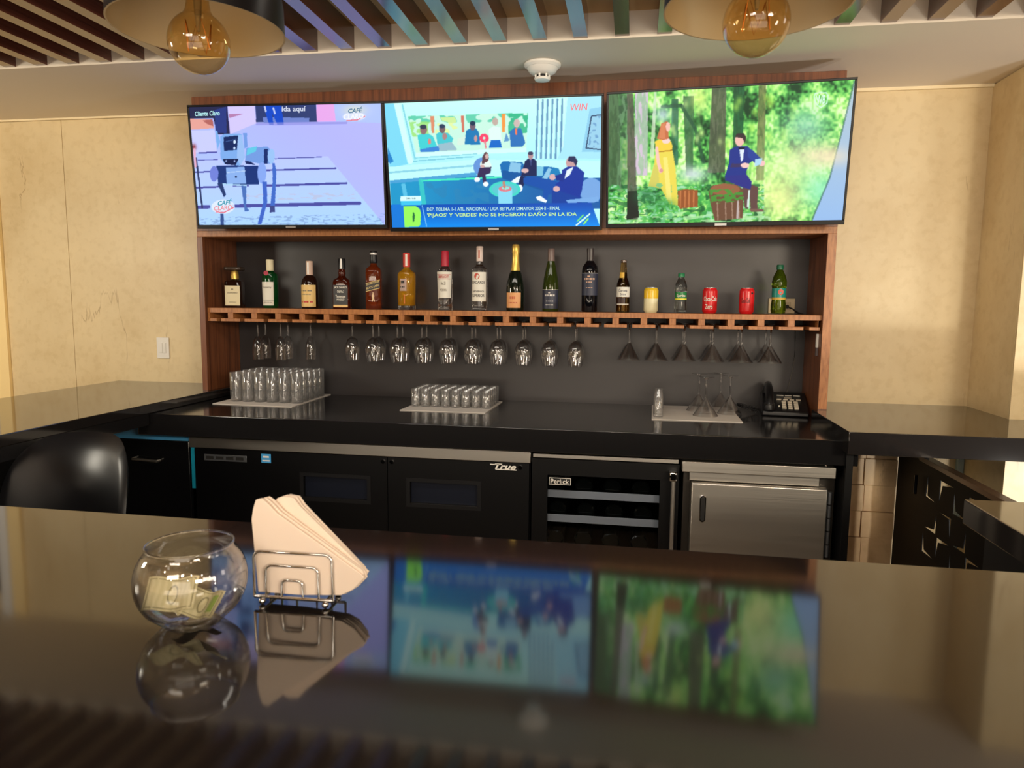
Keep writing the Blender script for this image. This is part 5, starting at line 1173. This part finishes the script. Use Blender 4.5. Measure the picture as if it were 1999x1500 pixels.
t = thing('napkin_holder', 'chrome wire napkin holder with nested arches and ball feet on the bar', 'napkin holder', (-0.497, 0.998, ZB+0.0003), 0.04)
def rr(w0, w1, z0, z1, y, c=0.012, n_=5):
    P = [(w0, y, z0)]
    for k in range(n_+1):
        a = PI-PI/2*k/n_; P.append((w0+c+c*math.cos(a), y, z1-c+c*math.sin(a)))
    for k in range(n_+1):
        a = PI/2-PI/2*k/n_; P.append((w1-c+c*math.cos(a), y, z1-c+c*math.sin(a)))
    return P+[(w1, y, z0)]
for y, nm in ((-0.026, 'front_frame'), (0.026, 'back_frame')):
    fr = obj(nm, B().tube(rr(-0.062, 0.062, 0.012, 0.083, y), 0.0022, 10).tube([(-0.062, y, 0.012), (0.062, y, 0.012)], 0.0024, 10), CHROME, t, smooth=60)
    obj('middle_arch', B().tube(rr(-0.043, 0.040, 0.012, 0.062, y, 0.010), 0.0019, 8), CHROME, fr, smooth=60)
    obj('small_arch', B().tube(rr(-0.018, 0.015, 0.012, 0.040, y, 0.008), 0.0019, 8), CHROME, fr, smooth=60)
for x in (-0.050, 0.050):
    obj('base_rod', B().tube([(x, -0.027, 0.0095), (x, 0.027, 0.0095)], 0.0022, 8), CHROME, t, smooth=60)
    for y in (-0.026, 0.026):
        obj('ball_foot', B().sphere((x, y, 0.0052), 0.0052, 14, 10), CHROME, t, smooth=80)
for i in range(6):
    y = 0.9785 + i*0.0048
    j = lambda s: random.uniform(-s, s)
    ox = 0.0012*(i-2.5)
    top = [(-0.556, 1.136), (-0.549, 1.149), (-0.538, 1.1525), (-0.530, 1.147), (-0.516, 1.132)] if i < 3 else [(-0.541, 1.136), (-0.531, 1.150), (-0.520, 1.1545), (-0.505, 1.1525), (-0.494, 1.140)]
    P = [(-0.556+j(.002), 1.003), (-0.563+j(.003)+(0.003 if i < 3 else 0.008), 1.118+j(.004))]
    P += [(a_+j(.0015)+ox, b_+j(.0015)-0.0006*i) for a_, b_ in top]
    P += [(-0.392+ox*0.5+j(.004), 1.046+j(.003)), (-0.386+j(.004), 1.038+j(.003)), (-0.402+j(.004), 1.018+j(.003)), (-0.420+j(.003), 1.008), (-0.49, 1.003)]
    vs = []; fs = []
    bulge = 0.004*((i-2.5)/2.5)
    n_ = len(P)
    for (yy) in (y, y+0.0042):
        for p in P:
            k = max(0, (p[1]-1.06)/0.09)
            vs.append((p[0], yy+bulge*k*2.0, p[1]))
    fs = [tuple(range(n_)), tuple(range(2*n_-1, n_-1, -1))]+[(q, (q+1) % n_, (q+1) % n_+n_, q+n_) for q in range(n_)]
    o = obj('napkin', B().add(vs, fs), NAPK, None, bevel=0.0012, loc=(-0.49, y, 1.003), world=True, smooth=50)
    tag(o, 'white folded triangular napkin in the wire holder, %s counting from the front' % ORD[i], 'napkin', 'folded napkins in the wire holder')
